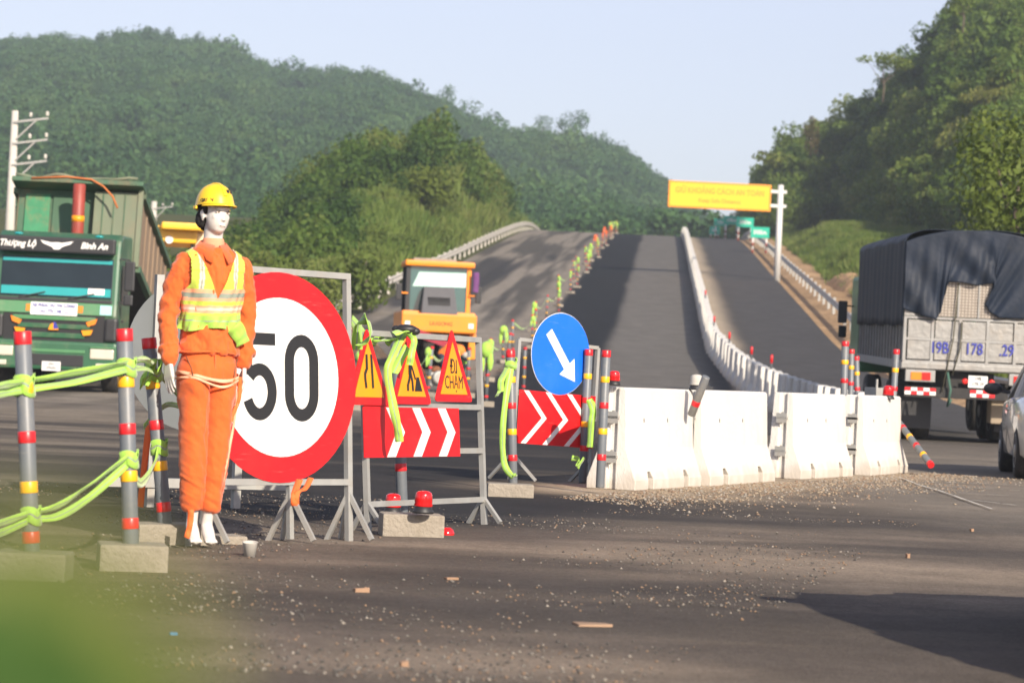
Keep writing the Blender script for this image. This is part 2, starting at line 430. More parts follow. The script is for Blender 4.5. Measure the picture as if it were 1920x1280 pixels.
def soil_col(X, Y):
    n = vnoise(X, Y, 3, 61); o = off(X, Y)
    C = lambda *c: np.array(c, float) + np.zeros(X.shape + (3,))
    g = lerp(C(.05,.065,.02), C(.10,.10,.035), n)
    s = lerp(C(.30,.19,.10), C(.46,.31,.18), n)
    m = sstep(8, 8.6, o)*sstep(13.2, 12.2, o + (n - .5)*2)*sstep(45, 60, Y)
    return lerp(g, s, m)
gx = np.concatenate([np.linspace(-900, -60, 30), np.linspace(-58, 0, 50), np.linspace(.6, 60, 110), np.linspace(64, 900, 30)])
gy = np.concatenate([np.linspace(-300, -15, 10), np.linspace(-12, 300, 160), np.geomspace(305, 2500, 40)])
X, Y = np.meshgrid(gx, gy)
Z = prof(Y) - .09 - sstep(40, 45, np.abs(X))*.2
Z = Z + sstep(9.6, 10.6, off(X, Y))*sstep(60, 80, Y)*sstep(420, 300, Y)*sstep(13.5, 11.5, off(X, Y))*(vnoise(X, Y, 4, 63)*.5)
def bank(X, Y):
    o = off(X, Y); return (1.1 + 1.3*vnoise(X, Y, 9, 65))*sstep(12.0, 15.0, o)*sstep(84, 108, Y)*sstep(250, 205, Y)
Z = Z + bank(X, Y)
tag(raw_grid('ground', X, Y, Z, M_soil, soil_col(X, Y)), kind='structure')

# hills
def hill_col(X, Y, s, a, b):
    n = vnoise(X, Y, 6, 71); C = lambda c: np.array(c, float) + np.zeros(X.shape + (3,))
    return lerp(C(a), C(b), n)
def mk_hill(name, xs, ys, fn, a, b):
    X, Y = np.meshgrid(xs, ys); Z, s = fn(X, Y)
    o = raw_grid(name, X, Y, Z, M_soil, hill_col(X, Y, s, a, b), mask=(s > -.06) & (Z > -1))
    return tag(o, kind='structure')
mk_hill('far_hillside', np.linspace(-330, 190, 130), np.linspace(320, 1100, 130), far_hill, (.02,.035,.012), (.035,.05,.02))
mk_hill('middle_hillside', np.linspace(-50, 30, 110), np.linspace(108, 330, 150), mid_hill, (.04,.05,.02), (.09,.09,.035))
mk_hill('roadside_hillside', np.linspace(8, 120, 120), np.linspace(54, 480, 190), right_hill, (.05,.07,.02), (.10,.11,.035))

# ------------------------------------------------------------------ foliage
def leaf_cloud(rs, centres, radii, n, size, flat=.85, up=.25, shell=.35):
    """n leaf-clump quads spread over ellipsoid lobes; returns verts, faces, tint"""
    C = np.array(centres, float); Rr = np.array(radii, float)
    w = (Rr[:, 0]*Rr[:, 2]); w = w / w.sum(); k = rs.choice(len(C), n, p=w)
    d = rs.normal(size=(n, 3)); d /= np.linalg.norm(d, axis=1)[:, None]
    rad = 1 - shell*rs.rand(n)**1.4
    p = C[k] + d*Rr[k]*rad[:, None] + rs.normal(size=(n, 3))*Rr[k]*.07
    nrm = d*.8 + rs.normal(size=(n, 3))*.55 + np.array([0, 0, up]); nrm /= np.linalg.norm(nrm, axis=1)[:, None]
    a = np.cross(nrm, rs.normal(size=(n, 3))); a /= np.linalg.norm(a, axis=1)[:, None]; b = np.cross(nrm, a)
    sz = size*(.55 + .9*rs.rand(n))[:, None]
    v = np.stack([p - a*sz, p - b*sz*.55, p + a*sz, p + b*sz*.55], 1)
    tint = np.clip(.5 + d[:, 2]*.15 + rs.normal(size=n)*.28, 0, 1)
    return v.reshape(-1, 3), np.arange(n*4).reshape(-1, 4), np.repeat(tint, 4)
def leaf_mesh(name, v, q, tint, m, extra=None):
    me = bpy.data.meshes.new(name)
    vs, fs, mi = v, q, np.zeros(len(q), int)
    me.vertices.add(len(vs)); me.vertices.foreach_set('co', vs.ravel())
    me.loops.add(fs.size); me.loops.foreach_set('vertex_index', fs.ravel().astype('i'))
    me.polygons.add(len(fs)); me.polygons.foreach_set('loop_start', np.arange(len(fs), dtype='i')*4)
    me.update(calc_edges=True)
    at = me.attributes.new('tint', 'FLOAT', 'POINT'); at.data.foreach_set('value', tint.astype('f'))
    me.materials.append(m)
    return me
PROTO = bpy.data.collections.new('prototypes')          # never linked: only instanced
def crown_lobes(rs, kind):
    if kind == 'round':
        c = [(0, 0, .62)]; r = [(.36, .36, .34)]
        for i in range(7):
            w = rs.rand()*6.28; q = .25 + .15*rs.rand(); c.append((math.cos(w)*q, math.sin(w)*q, .35 + .5*rs.rand())); s = .14 + .12*rs.rand(); r.append((s, s, s*.85))
    elif kind == 'tall':
        c = []; r = []
        for i in range(7):
            h = .2 + .75*i/6; q = .12*rs.rand(); w = rs.rand()*6.28; s = .26*(1 - .5*i/6) + .05*rs.rand(); c.append((math.cos(w)*q, math.sin(w)*q, h)); r.append((s, s, s*1.1))
    elif kind == 'umbrella':
        c = []; r = []
        for i in range(9):
            w = rs.rand()*6.28; q = .45*math.sqrt(rs.rand()); c.append((math.cos(w)*q, math.sin(w)*q, .72 + .18*rs.rand() - .2*q)); s = .12 + .09*rs.rand(); r.append((s*1.2, s*1.2, s*.6))
    else:   # bush
        c = []; r = []
        for i in range(7):
            w = rs.rand()*6.28; q = .38*math.sqrt(rs.rand()); c.append((math.cos(w)*q, math.sin(w)*q, .22 + .35*rs.rand())); s = .18 + .14*rs.rand(); r.append((s, s, s*1.05))
    return c, r
def protos(prefix, m, kinds, n, size, seed):
    col = bpy.data.collections.new(prefix)
    for i, k in enumerate(kinds):
        rs = np.random.RandomState(seed + i)
        me = leaf_mesh(f'{prefix}_{i}', *leaf_cloud(rs, *crown_lobes(rs, k), n, size), m)
        o = bpy.data.objects.new(f'{prefix}_{i}', me); col.objects.link(o)
    return col
def grass_protos(prefix, m, seed, n=60, h=1.0, spread=.5, wd=.05):
    col = bpy.data.collections.new(prefix)
    for i in range(3):
        rs = np.random.RandomState(seed + i); V = []
        for k in range(n):
            w = rs.rand()*6.28; q = spread*rs.rand(); x, y = math.cos(w)*q, math.sin(w)*q
            l = h*(.5 + .5*rs.rand()); dx, dy = rs.normal(size=2)*.3*l; w2 = rs.rand()*6.28; ax, ay = math.cos(w2)*wd, math.sin(w2)*wd
            V += [(x-ax, y-ay, 0), (x+ax, y+ay, 0), (x+dx+ax*.4, y+dy+ay*.4, l), (x+dx-ax*.4, y+dy-ay*.4, l)]
        V = np.array(V); me = leaf_mesh(f'{prefix}_{i}', V, np.arange(len(V)).reshape(-1, 4), np.repeat(rs.rand(n), 4), m)
        o = bpy.data.objects.new(f'{prefix}_{i}', me); col.objects.link(o)
    return col
def scatter(name, pts, scl, rot, pick, col, sz=None):
    me = bpy.data.meshes.new(name); n = len(pts)
    me.vertices.add(n); me.vertices.foreach_set('co', np.asarray(pts, float).ravel())
    for an, arr in (('scl', np.asarray(scl)), ('rz', np.asarray(rot))):
        a = me.attributes.new(an, 'FLOAT', 'POINT'); a.data.foreach_set('value', arr.astype('f'))
    a = me.attributes.new('pick', 'INT', 'POINT'); a.data.foreach_set('value', np.asarray(pick).astype('i'))
    o = bpy.data.objects.new(name, me); COL.objects.link(o)
    g = bpy.data.node_groups.new(name, 'GeometryNodeTree')
    g.interface.new_socket('Geometry', in_out='INPUT', socket_type='NodeSocketGeometry'); g.interface.new_socket('Geometry', in_out='OUTPUT', socket_type='NodeSocketGeometry')
    N = g.nodes; L = g.links; gi = N.new('NodeGroupInput'); go = N.new('NodeGroupOutput')
    ip = N.new('GeometryNodeInstanceOnPoints'); ci = N.new('GeometryNodeCollectionInfo')
    ci.inputs['Collection'].default_value = col; ci.inputs['Separate Children'].default_value = True; ci.inputs['Reset Children'].default_value = True
    ip.inputs['Pick Instance'].default_value = True
    def attr(nm, t):
        x = N.new('GeometryNodeInputNamedAttribute'); x.data_type = t; x.inputs['Name'].default_value = nm; return x.outputs[0]
    cb = N.new('ShaderNodeCombineXYZ'); L.new(attr('rz', 'FLOAT'), cb.inputs[2])
    L.new(gi.outputs[0], ip.inputs['Points']); L.new(ci.outputs[0], ip.inputs['Instance']); L.new(attr('pick', 'INT'), ip.inputs['Instance Index'])
    e2r = N.new('FunctionNodeEulerToRotation'); L.new(cb.outputs[0], e2r.inputs[0]); L.new(e2r.outputs[0], ip.inputs['Rotation'])
    L.new(attr('scl', 'FLOAT'), ip.inputs['Scale'])
    L.new(ip.outputs[0], go.inputs[0])
    md = o.modifiers.new('scatter', 'NODES'); md.node_group = g
    return o

C_far = protos('far_crown', M_far, ['round', 'tall', 'round', 'bush', 'tall', 'umbrella', 'round'], 420, .046, 100)
C_for = protos('forest_crown', M_forest, ['round', 'tall', 'bush', 'umbrella', 'round', 'tall'], 850, .040, 200)
C_mid = protos('hill_crown', M_mid, ['bush', 'bush', 'round', 'tall', 'bush'], 750, .042, 300)
C_bush = protos('bush_crown', M_bush, ['bush', 'bush', 'tall'], 700, .036, 400)
C_dry = protos('dry_crown', M_dry, ['bush', 'tall'], 260, .05, 450)
C_grass = grass_protos('grass_tuft', M_grass, 500, 70, 1.0, .6, .04)

def field(fn, n, xr, yr, cond, seed):
    rs = np.random.RandomState(seed); X = rs.uniform(*xr, n); Y = rs.uniform(*yr, n)
    Z, s = fn(X, Y); th = X / Y
    k = cond(X, Y, s, th); return rs, X[k], Y[k], Z[k], s[k]
# far wooded ridge
rs, X, Y, Z, s = field(far_hill, 27000, (-300, 175), (330, 800), lambda X, Y, s, t: (s > .0) & (s < 1.06) & (t > -.24) & (t < .14), 1)
sc = rs.uniform(3.6, 7.5, len(X))*np.where(rs.rand(len(X)) < .03, 1.5, 1)*(.75 + .5*vnoise(X, Y, 40, 15)); tag(scatter('far_forest', np.stack([X, Y, Z - sc*.2], 1), sc, rs.rand(len(X))*6.28, rs.randint(0, 7, len(X)), C_far), kind='stuff')
# cut spur in the middle
rs, X, Y, Z, s = field(mid_hill, 5200, (-40, 12), (110, 260), lambda X, Y, s, t: (s > .22) & (s < 1.12), 2)
g = vnoise(X, Y, 10, 81); keep = (g > .5) | (s > .78) | (X < -9); X, Y, Z, s = X[keep], Y[keep], Z[keep], s[keep]
sc = rs.uniform(1.4, 3.6, len(X))*(1 + .25*(s > .7)); tag(scatter('hill_scrub', np.stack([X, Y, Z - sc*.15], 1), sc, rs.rand(len(X))*6.28, rs.randint(0, 5, len(X)), C_mid), kind='stuff')
rs, X, Y, Z, s = field(mid_hill, 16000, (-40, 14), (110, 300), lambda X, Y, s, t: (s > -.02) & (s < 1.05), 3)
sc = rs.uniform(.7, 1.5, len(X)); tag(scatter('hill_grass', np.stack([X, Y, Z - .1], 1), sc, rs.rand(len(X))*6.28, rs.randint(0, 3, len(X)), C_grass), kind='stuff')
rs, X, Y, Z, s = field(mid_hill, 700, (-40, 12), (110, 230), lambda X, Y, s, t: (s > .0) & (s < .35) & (X < -2), 4)
sc = rs.uniform(1.0, 2.4, len(X)); tag(scatter('hillfoot_thicket', np.stack([X, Y, Z - .1], 1), sc, rs.rand(len(X))*6.28, rs.randint(0, 3, len(X)), C_bush), kind='stuff')
# wooded hill beside the open lane
rs, X, Y, Z, s = field(right_hill, 26000, (10, 75), (58, 400), lambda X, Y, s, t: (s > .10 + .1*vnoise(X, Y, 9, 97)) & (s < 1.08) & (t < .192), 6)
sc = rs.uniform(1.6, 4.6, len(X))*np.where(rs.rand(len(X)) < .04, 1.5, 1)*(.8 + .35*vnoise(X, Y, 12, 91)); tag(scatter('roadside_forest', np.stack([X, Y, Z - sc*.18], 1), sc, rs.rand(len(X))*6.28, rs.randint(0, 6, len(X)), C_for), kind='stuff')
rs, X, Y, Z, s = field(right_hill, 4200, (10, 75), (58, 440), lambda X, Y, s, t: (s > .15) & (s < 1.02) & (t < .192) & (vnoise(X, Y, 16, 93) > .58), 7)
sc = rs.uniform(1.5, 3.2, len(X)); tag(scatter('roadside_scrub', np.stack([X, Y, Z + .4], 1), sc, rs.rand(len(X))*6.28, rs.randint(0, 3, len(X)), C_bush), kind='stuff')
rs, X, Y, Z, s = field(right_hill, 1500, (10, 75), (58, 440), lambda X, Y, s, t: (s > .3) & (s < 1.04) & (t < .192) & (vnoise(X, Y, 11, 95) > .63), 8)
sc = rs.uniform(1.2, 3.0, len(X)); tag(scatter('dry_scrub', np.stack([X, Y, Z + .6], 1), sc, rs.rand(len(X))*6.28, rs.randint(0, 2, len(X)), C_dry), kind='stuff')
rs, X, Y, Z, s = field(right_hill, 42000, (10, 45), (58, 300), lambda X, Y, s, t: (s > -.02) & (s < .22) & (t < .192), 9)
sc = rs.uniform(.45, 1.0, len(X)); tag(scatter('verge_grass', np.stack([X, Y, Z - .05], 1), sc, rs.rand(len(X))*6.28, rs.randint(0, 3, len(X)), C_grass), kind='stuff')

rs = np.random.RandomState(12); n = 16000; Y = rs.uniform(86, 245, n); o_ = rs.uniform(12.0, 21, n); X = cx(Y) + o_
k = rs.rand(n) < .35 + .65*sstep(12, 14, o_); X, Y = X[k], Y[k]; Z = prof(Y) - .09 + bank(X, Y)
sc = rs.uniform(.25, .65, len(X))*(1 + .5*(vnoise(X, Y, 3, 66) > .6)); tag(scatter('bank_grass', np.stack([X, Y, Z], 1), sc, rs.rand(len(X))*6.28, rs.randint(0, 3, len(X)), C_grass), kind='stuff')
# ------------------------------------------------------------------ object materials
M_pvc = mat('grey_pvc', (.13, .145, .16), .45, var=.12, scale=5, dirt=(.30, .26, .2), dirt_amt=.55)
M_redT = mat('red_reflective_tape', (.62, .015, .02), .35, var=.12, scale=12)
M_yelT = mat('yellow_reflective_tape', (.85, .42, .01), .35, var=.1, scale=12)
M_conc = mat('cast_concrete', (.30, .265, .215), .95, var=.25, scale=9, bump=.6, bscale=45, dirt=(.2, .17, .13), dirt_amt=.6)
M_white = mat('whitewashed_concrete', (.62, .605, .565), .85, var=.08, scale=3, bump=.3, bscale=50, dirt=(.46, .40, .32), dirt_amt=.42, stretch=(1, 1, .45))
def base_dirt(m, z0, z1, col, amt):
    # splashed road dirt rising from the foot of the object, broken up by noise
    N = m.node_tree.nodes; L = m.node_tree.links; b = N['Principled BSDF']; src = b.inputs['Base Color'].links[0].from_socket
    tc = N.new('ShaderNodeTexCoord'); sp_ = N.new('ShaderNodeSeparateXYZ'); L.new(tc.outputs['Object'], sp_.inputs[0])
    nz = N.new('ShaderNodeTexNoise'); nz.inputs['Scale'].default_value = 5; nz.inputs['Detail'].default_value = 7; L.new(tc.outputs['Object'], nz.inputs['Vector'])
    ad = N.new('ShaderNodeMath'); ad.operation = 'MULTIPLY_ADD'; ad.inputs[1].default_value = -.35; L.new(nz.outputs['Fac'], ad.inputs[0]); L.new(sp_.outputs['Z'], ad.inputs[2])
    mr = N.new('ShaderNodeMapRange'); mr.inputs[1].default_value = z1 - .17; mr.inputs[2].default_value = z0 - .17; mr.inputs[4].default_value = amt; L.new(ad.outputs[0], mr.inputs[0])
    mx = N.new('ShaderNodeMix'); mx.data_type = 'RGBA'; mx.inputs[7].default_value = (*col, 1); L.new(mr.outputs[0], mx.inputs[0]); L.new(src, mx.inputs[6]); L.new(mx.outputs[2], b.inputs['Base Color'])
base_dirt(M_white, 0, .20, (.34, .27, .19), .5)
M_galv = mat('galvanised_steel', (.36, .36, .34), .55, .35, var=.25, scale=9, dirt=(.34, .27, .19), dirt_amt=.5)
def scuffs(m, col, amt, sc=(3, 3, 40)):
    # fine scratches and dust streaks across a printed face
    N = m.node_tree.nodes; L = m.node_tree.links; b = N['Principled BSDF']; src = b.inputs['Base Color'].links[0].from_socket
    tc = N.new('ShaderNodeTexCoord'); mp_ = N.new('ShaderNodeMapping'); mp_.inputs['Scale'].default_value = sc; mp_.inputs['Rotation'].default_value = (0, .6, .3); L.new(tc.outputs['Object'], mp_.inputs[0])
    nz = N.new('ShaderNodeTexNoise'); nz.inputs['Scale'].default_value = 2.2; nz.inputs['Detail'].default_value = 8; nz.inputs['Roughness'].default_value = .75; L.new(mp_.outputs[0], nz.inputs['Vector'])
    mr = N.new('ShaderNodeMapRange'); mr.inputs[1].default_value = .60; mr.inputs[2].default_value = .72; mr.inputs[4].default_value = amt; L.new(nz.outputs['Fac'], mr.inputs[0])
    mx = N.new('ShaderNodeMix'); mx.data_type = 'RGBA'; mx.inputs[7].default_value = (*col, 1); L.new(mr.outputs[0], mx.inputs[0]); L.new(src, mx.inputs[6]); L.new(mx.outputs[2], b.inputs['Base Color'])
    ad = N.new('ShaderNodeMath'); ad.operation = 'MULTIPLY_ADD'; ad.inputs[1].default_value = .4; ad.inputs[2].default_value = b.inputs['Roughness'].default_value; L.new(mr.outputs[0], ad.inputs[0]); L.new(ad.outputs[0], b.inputs['Roughness'])
M_signred = mat('sign_red', (.62, .006, .010), .45, var=.06, scale=3, dirt=(.55, .05, .03), dirt_amt=.2)
M_signwhite = mat('sign_white', (.80, .79, .75), .4, var=.04, scale=3, dirt=(.66, .62, .55), dirt_amt=.3)
M_signyel = mat('sign_yellow', (.80, .29, .003), .4, var=.06, scale=3, dirt=(.75, .38, .05), dirt_amt=.25)
M_signblue = mat('sign_blue', (.005, .13, .70), .35, var=.06, scale=3, dirt=(.05, .2, .6), dirt_amt=.3)
M_signgreen = mat('sign_green', (.0, .42, .28), .4, var=.06, scale=3)
M_black = mat('sign_black', (.015, .015, .016), .5, var=.2)
M_signback = mat('sign_back', (.13, .145, .15), .6, .2, var=.15, scale=4)
for m_, c_ in ((M_signred, (.62, .22, .18)), (M_signyel, (.75, .5, .25)), (M_signblue, (.35, .45, .7)), (M_signwhite, (.5, .46, .4)), (M_pvc, (.30, .27, .22))): scuffs(m_, c_, .45)
M_rust = mat('rust', (.20, .08, .035), .9, var=.4, scale=20)
M_lime = mat('lime_fabric', (.33, .58, .075), .8, var=.15, scale=14, sheen=.3)
M_limey = mat('faded_lime_fabric', (.48, .58, .07), .85, var=.15, scale=8, bump=.4, bscale=30, sheen=.2)
M_refl = mat('reflective_fabric', (.26, .30, .24), .5, var=.15, scale=14)
M_pinkb = mat('faded_orange_trim', (.80, .36, .20), .8, var=.15, scale=10)
M_pinkr = mat('faded_pink_trim', (.78, .55, .42), .7, var=.12, scale=10)
M_orange = mat('orange_cloth', (.66, .115, .016), .9, var=.14, scale=7, bump=.12, bscale=120, sheen=.25, dirt=(.5, .11, .03), dirt_amt=.35)
M_orrib = mat('orange_ribbon', (.85, .15, .03), .8, var=.1)
M_skin = mat('white_mannequin_gloss', (.60, .57, .53), .42, var=.04, scale=6, dirt=(.6, .5, .42), dirt_amt=.25)
M_hair = mat('black_hair', (.012, .011, .010), .7, var=.3, bump=.8, bscale=150)
M_helmet = mat('yellow_helmet_plastic', (.86, .55, .02), .35, var=.06, scale=6, dirt=(.6, .42, .08), dirt_amt=.3, coat=.2)
M_beacon = mat('red_beacon_plastic', (.62, .01, .012), .18, var=.08, coat=.5)
M_blackp = mat('black_plastic', (.02, .02, .022), .5, var=.2)
M_paper = mat('white_paper', (.45, .43, .39), .8, var=.05)

def pole_h(bands=True): return [(.0, .055, M_redT)] + [(.215 + .215*i, .05, (M_yelT, M_redT)[i % 2]) for i in range(4)]
def make_post(label, base, top, group='striped delineator posts round the road closure', r=.037, L=None, block=None, name='delineator_post', blockrot=0, start=0):
    base = Vector(base); top = Vector(top); d = (top - base); L = L or d.length
    t = thing(name, label, 'post', base, (0, 0, 0), group)
    q = d.to_track_quat('Z', 'Y').to_matrix().to_4x4()
    b = MB(); b.lathe([(r*.92, 0), (r, .01), (r, L - .004), (r*.9, L)], 16, 0, q).build('pipe', M_pvc, t)
    bn = [(.0, .055, M_redT)] + [(.215 + .215*i, .05, (M_yelT, M_redT)[i % 2]) for i in range(4)]
    if start: bn = [(.10, .05, M_redT)]
    for z, w, m in bn:
        if z + w > L - .03: break
        MB().lathe([(r + .0015, L - z - w), (r + .0022, L - z - w + .003), (r + .0022, L - z - .003 + (.003 if z == 0 else 0)), (r + .0005, L - z + (.002 if z == 0 else 0))], 16, 0, q).build('red_cap' if z == 0 else 'band', m, t)
    if block:
        w, dp, h = block
        Mz = Matrix.Rotation(blockrot, 4, 'Z')
        MB().bb((-w/2, -dp/2, -.02 - base.z), (w/2, dp/2, h - base.z), 0, Mz).build('base_block', M_conc, t, bevel=.012)
    return t
def pp(px, py, d): return P(px, py, d)
g0 = 'striped delineator posts round the road closure'
make_post('grey post with red top at the left frame edge, green ribbon tied low', pp(61, 1078, 12.3) * 1, pp(42, 622, 12.3), block=(.32, .26, .12))
make_post('grey striped post on square concrete block, left of the orange mannequin', pp(247, 1064, 13.0), pp(233, 617, 13.0), block=(.31, .27, .125), blockrot=.2)
make_post('thin striped post leaning against the mannequin, long concrete block under it', pp(312, 1010, 14.9), pp(279, 634, 14.9), block=(.40, .24, .11), blockrot=.5)
make_post('dark striped post behind the red chevron board of the triangle frame', G(755, 968), P(742, 622, G(755, 968).y), block=None)
make_post('striped post at the left upright of the blue arrow sign, ribbon knotted round it', pp(962, 908, 23.5), pp(957, 657, 23.5))
make_post('striped post standing just behind the right side of the blue disc', pp(1092, 905, 25.5), pp(1104, 655, 25.5))
make_post('clean striped post standing at the end of the first white barrier', pp(1125, 914, 23.6), pp(1137, 657, 23.6))
Bm = 1.0
make_post('tallest striped post rising behind the third white barrier joint', pp(1579, 850, 33), pp(1585, 640, 33), r=.042)
make_post('striped post half hidden behind the tallest one at the barriers', pp(1592, 850, 38), pp(1597, 655, 38))
make_post('short striped post in front of the lorry side, behind the barriers', pp(1609, 820, 40), pp(1606, 668, 40))
make_post('leaning striped post beside the red beacon, before the lorry tail', pp(1668, 865, 33), pp(1681, 655, 33))
t = make_post('fallen striped post lying aslant past the last barrier', P(1684, 790, 33.1), P(1746, 872, 32.2))
# blocks on the ground
def block(label, c, size, rz): return tag(MB().bb((-size[0]/2, -size[1]/2, -.01), (size[0]/2, size[1]/2, size[2]), 0).build('concrete_block', M_conc, None, .012, c, (0, 0, rz)), label, 'block', 'loose concrete blocks')
block('concrete block carrying a red beacon below the triangle signs', G(770, 1004), (.36, .26, .13), .15)
block('concrete block under the left foot of the blue arrow sign', G(956, 930), (.36, .24, .1), .05)
block('flat concrete block beneath the mannequin feet', G(398, 1020) + Vector((0, .12, 0)), (.3, .22, .045), .4)

def beacon(label, loc, s=1.0, rot=(0, 0, 0), lens=M_beacon):
    t = thing('warning_beacon', label, 'warning light', loc, rot, 'red warning beacons')
    MB().lathe([(.058*s, 0), (.06*s, .012*s), (.05*s, .022*s), (.05*s, .038*s)], 18).build('base', M_blackp, t)
    MB().lathe([(.05*s, .038*s), (.053*s, .045*s), (.048*s, .06*s), (.05*s, .065*s), (.047*s, .1*s), (.044*s, .112*s), (.03*s, .122*s), (.005, .125*s)], 18).build('lens', lens, t)
    return t
beacon('red beacon standing on the concrete block below the triangle signs', P(793, 962, 16.4), 1.05)
beacon('red beacon low behind the frame bar, next to the dark post', P(736, 962, 17.6), 1.0)

# ------------------------------------------------------------------ concrete barriers
L0, H0 = 1.9, .88
def barrier_mesh():
    prof_ = [(-.225, 0), (-.225, .09), (-.22, .10), (-.138, .33), (-.130, .36), (-.105, H0 - .02), (-.088, H0), (.088, H0), (.105, H0 - .02), (.130, .36), (.138, .33), (.22, .10), (.225, .09), (.225, 0)]
    Mr = Matrix.Rotation(R(90), 4, 'Z')
    o = MB().prism(prof_, -L0/2, L0/2, 0, Mr).build('barrier', M_white)
    c = MB()
    for x in (-L0*.27, L0*.27): c.prism([(x-.075, -.05), (x+.075, -.05), (x+.075, .10), (x+.04, .155), (x-.04, .155), (x-.075, .10)], -.5, .5)
    for s in (-1, 1): c.bb((s*(L0/2 - .035), -.035, -.1), (s*(L0/2 + .05), .035, H0 + .1))
    cut = c.build('cut', M_white)
    bm = bmesh.new(); bm.from_mesh(cut.data); bmesh.ops.recalc_face_normals(bm, faces=bm.faces); bm.to_mesh(cut.data); bm.free()
    bm = bmesh.new(); bm.from_mesh(o.data); bmesh.ops.recalc_face_normals(bm, faces=bm.faces); bm.to_mesh(o.data); bm.free()
    bake(o, ('BOOLEAN', dict(object=cut, operation='DIFFERENCE', solver='EXACT')), ('BEVEL', dict(width=.009, segments=2, limit_method='ANGLE', angle_limit=R(40))))
    bpy.data.objects.remove(cut)
    me = o.data; bpy.data.objects.remove(o)
    for p in me.polygons: p.use_smooth = False
    return me
bar_me = barrier_mesh()
br = MB()
for s in (-1,): pass
def bracket_mesh():
    b = MB()
    b.bb((-.05, -.055, -.01), (0, .055, .012)); b.bb((-.05, -.055, -.05), (-.044, .055, .05)); b.bb((-.02, -.012, -.05), (-.008, .012, .06))
    return b.mesh('coupling_bracket', M_galv)
brk = bracket_mesh()
spot = MB().box((0, 0, 0), (.012, .006, .035)).mesh('lifting_hole', M_black)
def barrier(label, front_left, rz, sx=1.0, group='white concrete barriers across the lane', full=True):
    d = Vector((math.cos(rz), math.sin(rz), 0)); n = Vector((-math.sin(rz), math.cos(rz), 0))
    c = Vector(front_left) + d*(L0*sx/2) + n*.225
    t = thing('concrete_barrier', label, 'barrier', c, (0, 0, rz), group)
    o = bpy.data.objects.new('barrier_body', bar_me); COL.objects.link(o); o.parent = t; o.scale = (sx, 1, 1)
    for s in (-1, 1):
        for z in (.28, .62):
            k = bpy.data.objects.new('coupling_bracket', brk); COL.objects.link(k); k.parent = t; k.location = (s*(L0*sx/2), 0, z); k.rotation_euler = (0, 0, 0 if s < 0 else math.pi)
    for s in (-.25, .1):
        k = bpy.data.objects.new('lifting_hole', spot); COL.objects.link(k); k.parent = t; k.location = (s*L0*sx, -.1185, .60); k.rotation_euler = (R(-4), 0, 0)
    return t
barrier('white concrete barrier nearest the blue arrow sign, red beacon on its end', (1.11, 24.36, 0), R(67.5), .93)
barrier('white concrete barrier with the snapped grey post stub at its near end', (1.88, 26.1, 0), R(69), 1.15)
barrier('white concrete barrier whose steel end couplings stand open to view', (3.01, 29.02, 0), R(66.7), .98)
barrier('last white concrete barrier before the lorry, small red beacon on top', (4.00, 31.2, 0), R(69.5), .97)
beacon('red beacon on a bracket on the first white barrier, near the post', P(1151, 722, 24.4), 1.0)
beacon('small red beacon on the last white barrier by the lorry', P(1665, 748, 32.4), 1.25)
beacon('faded white topped beacon on a bracket between two barriers', P(1305, 731, 26.0), 1.15, lens=M_paper)
# bent bracket and broken stub
t = make_post('snapped grey post stub tilting out of the barrier joint', P(1324, 706, 25.6), P(1296, 778, 25.75), start=1)
tag(MB().bb((-.09, -.12, -.0), (.09, .12, .1)).bb((-.012, -.012, .1), (.012, .012, .2)).build('steel_offcut', M_galv, None, .004, P(1643, 742, 34), (0, 0, .5)), 'grey steel stub behind the last white barrier', 'metal scrap')

# median barrier row, curving right at its near end
mp = [(4.98, 39.6), (5.17, 44), (5.47, 50), (5.80, 57), (6.02, 65), (6.12, 71), (6.28, 80), (6.76, 95)]
for y in range(100, 300, 4): mp.append((float(cx(y)) + 4.25, y))
mp = np.array(mp, float)
seg = np.hypot(*np.diff(mp, axis=0).T); cum = np.concatenate([[0], np.cumsum(seg)])
tot = cum[-1]; step = 2.32; nB = int(min(tot / step, 118))
first = None
for i in range(nB):
    a = i*step; b = a + 1.95
    A = np.array([np.interp(a, cum, mp[:, 0]), np.interp(a, cum, mp[:, 1])]); B = np.array([np.interp(b, cum, mp[:, 0]), np.interp(b, cum, mp[:, 1])])
    c = (A + B)/2; rz = math.atan2(B[1]-A[1], B[0]-A[0]) + R(rnd.uniform(-2.6, -.4))
    loc = (c[0], c[1], float(prof(c[1])) - .01)
    sl = math.atan2(float(prof(B[1]) - prof(A[1])), 1.95)
    if first is None:
        first = bpy.data.objects.new('median_barrier', bar_me); COL.objects.link(first); o = first
        tag(o, 'grey white concrete barrier in the long row between the lanes', 'barrier', 'median barrier row running uphill')
    else:
        o = first.copy(); COL.objects.link(o)
    o.location = loc; o.rotation_euler = (0, -sl, rz)
    if i < 4 or i == nB - 1: o['label'] = ['end barrier of the long median row, nearest the lorry', 'second barrier from the lorry end of the median row', 'third barrier from the lorry end of the median row', 'fourth barrier from the lorry end of the median row', 'farthest barrier of the median row, over the crest'][min(i, 4)]
    else: o['label'] = 'grey white concrete barrier in the long row between the lanes'
# red topped posts fixed on the median row
for i, (Y, lab) in enumerate([(66, 'nearest'), (73, 'second nearest'), (84, 'third nearest'), (97, 'fourth nearest'), (118, 'farthest')]):
    x = float(np.interp(Y, mp[:, 1], mp[:, 0])) + .0; z = float(prof(Y)) + .86
    t = thing('reflector_stake', f'{lab} red stake on top of the median barrier row', 'stake', (x, Y, z), group='red stakes on the median row')
    MB().lathe([(.03, 0), (.03, .3), (.028, .32)], 8).build('stem', M_pvc, t); MB().lathe([(.034, .14), (.034, .33), (.02, .34)], 8).build('reflector', M_redT, t)

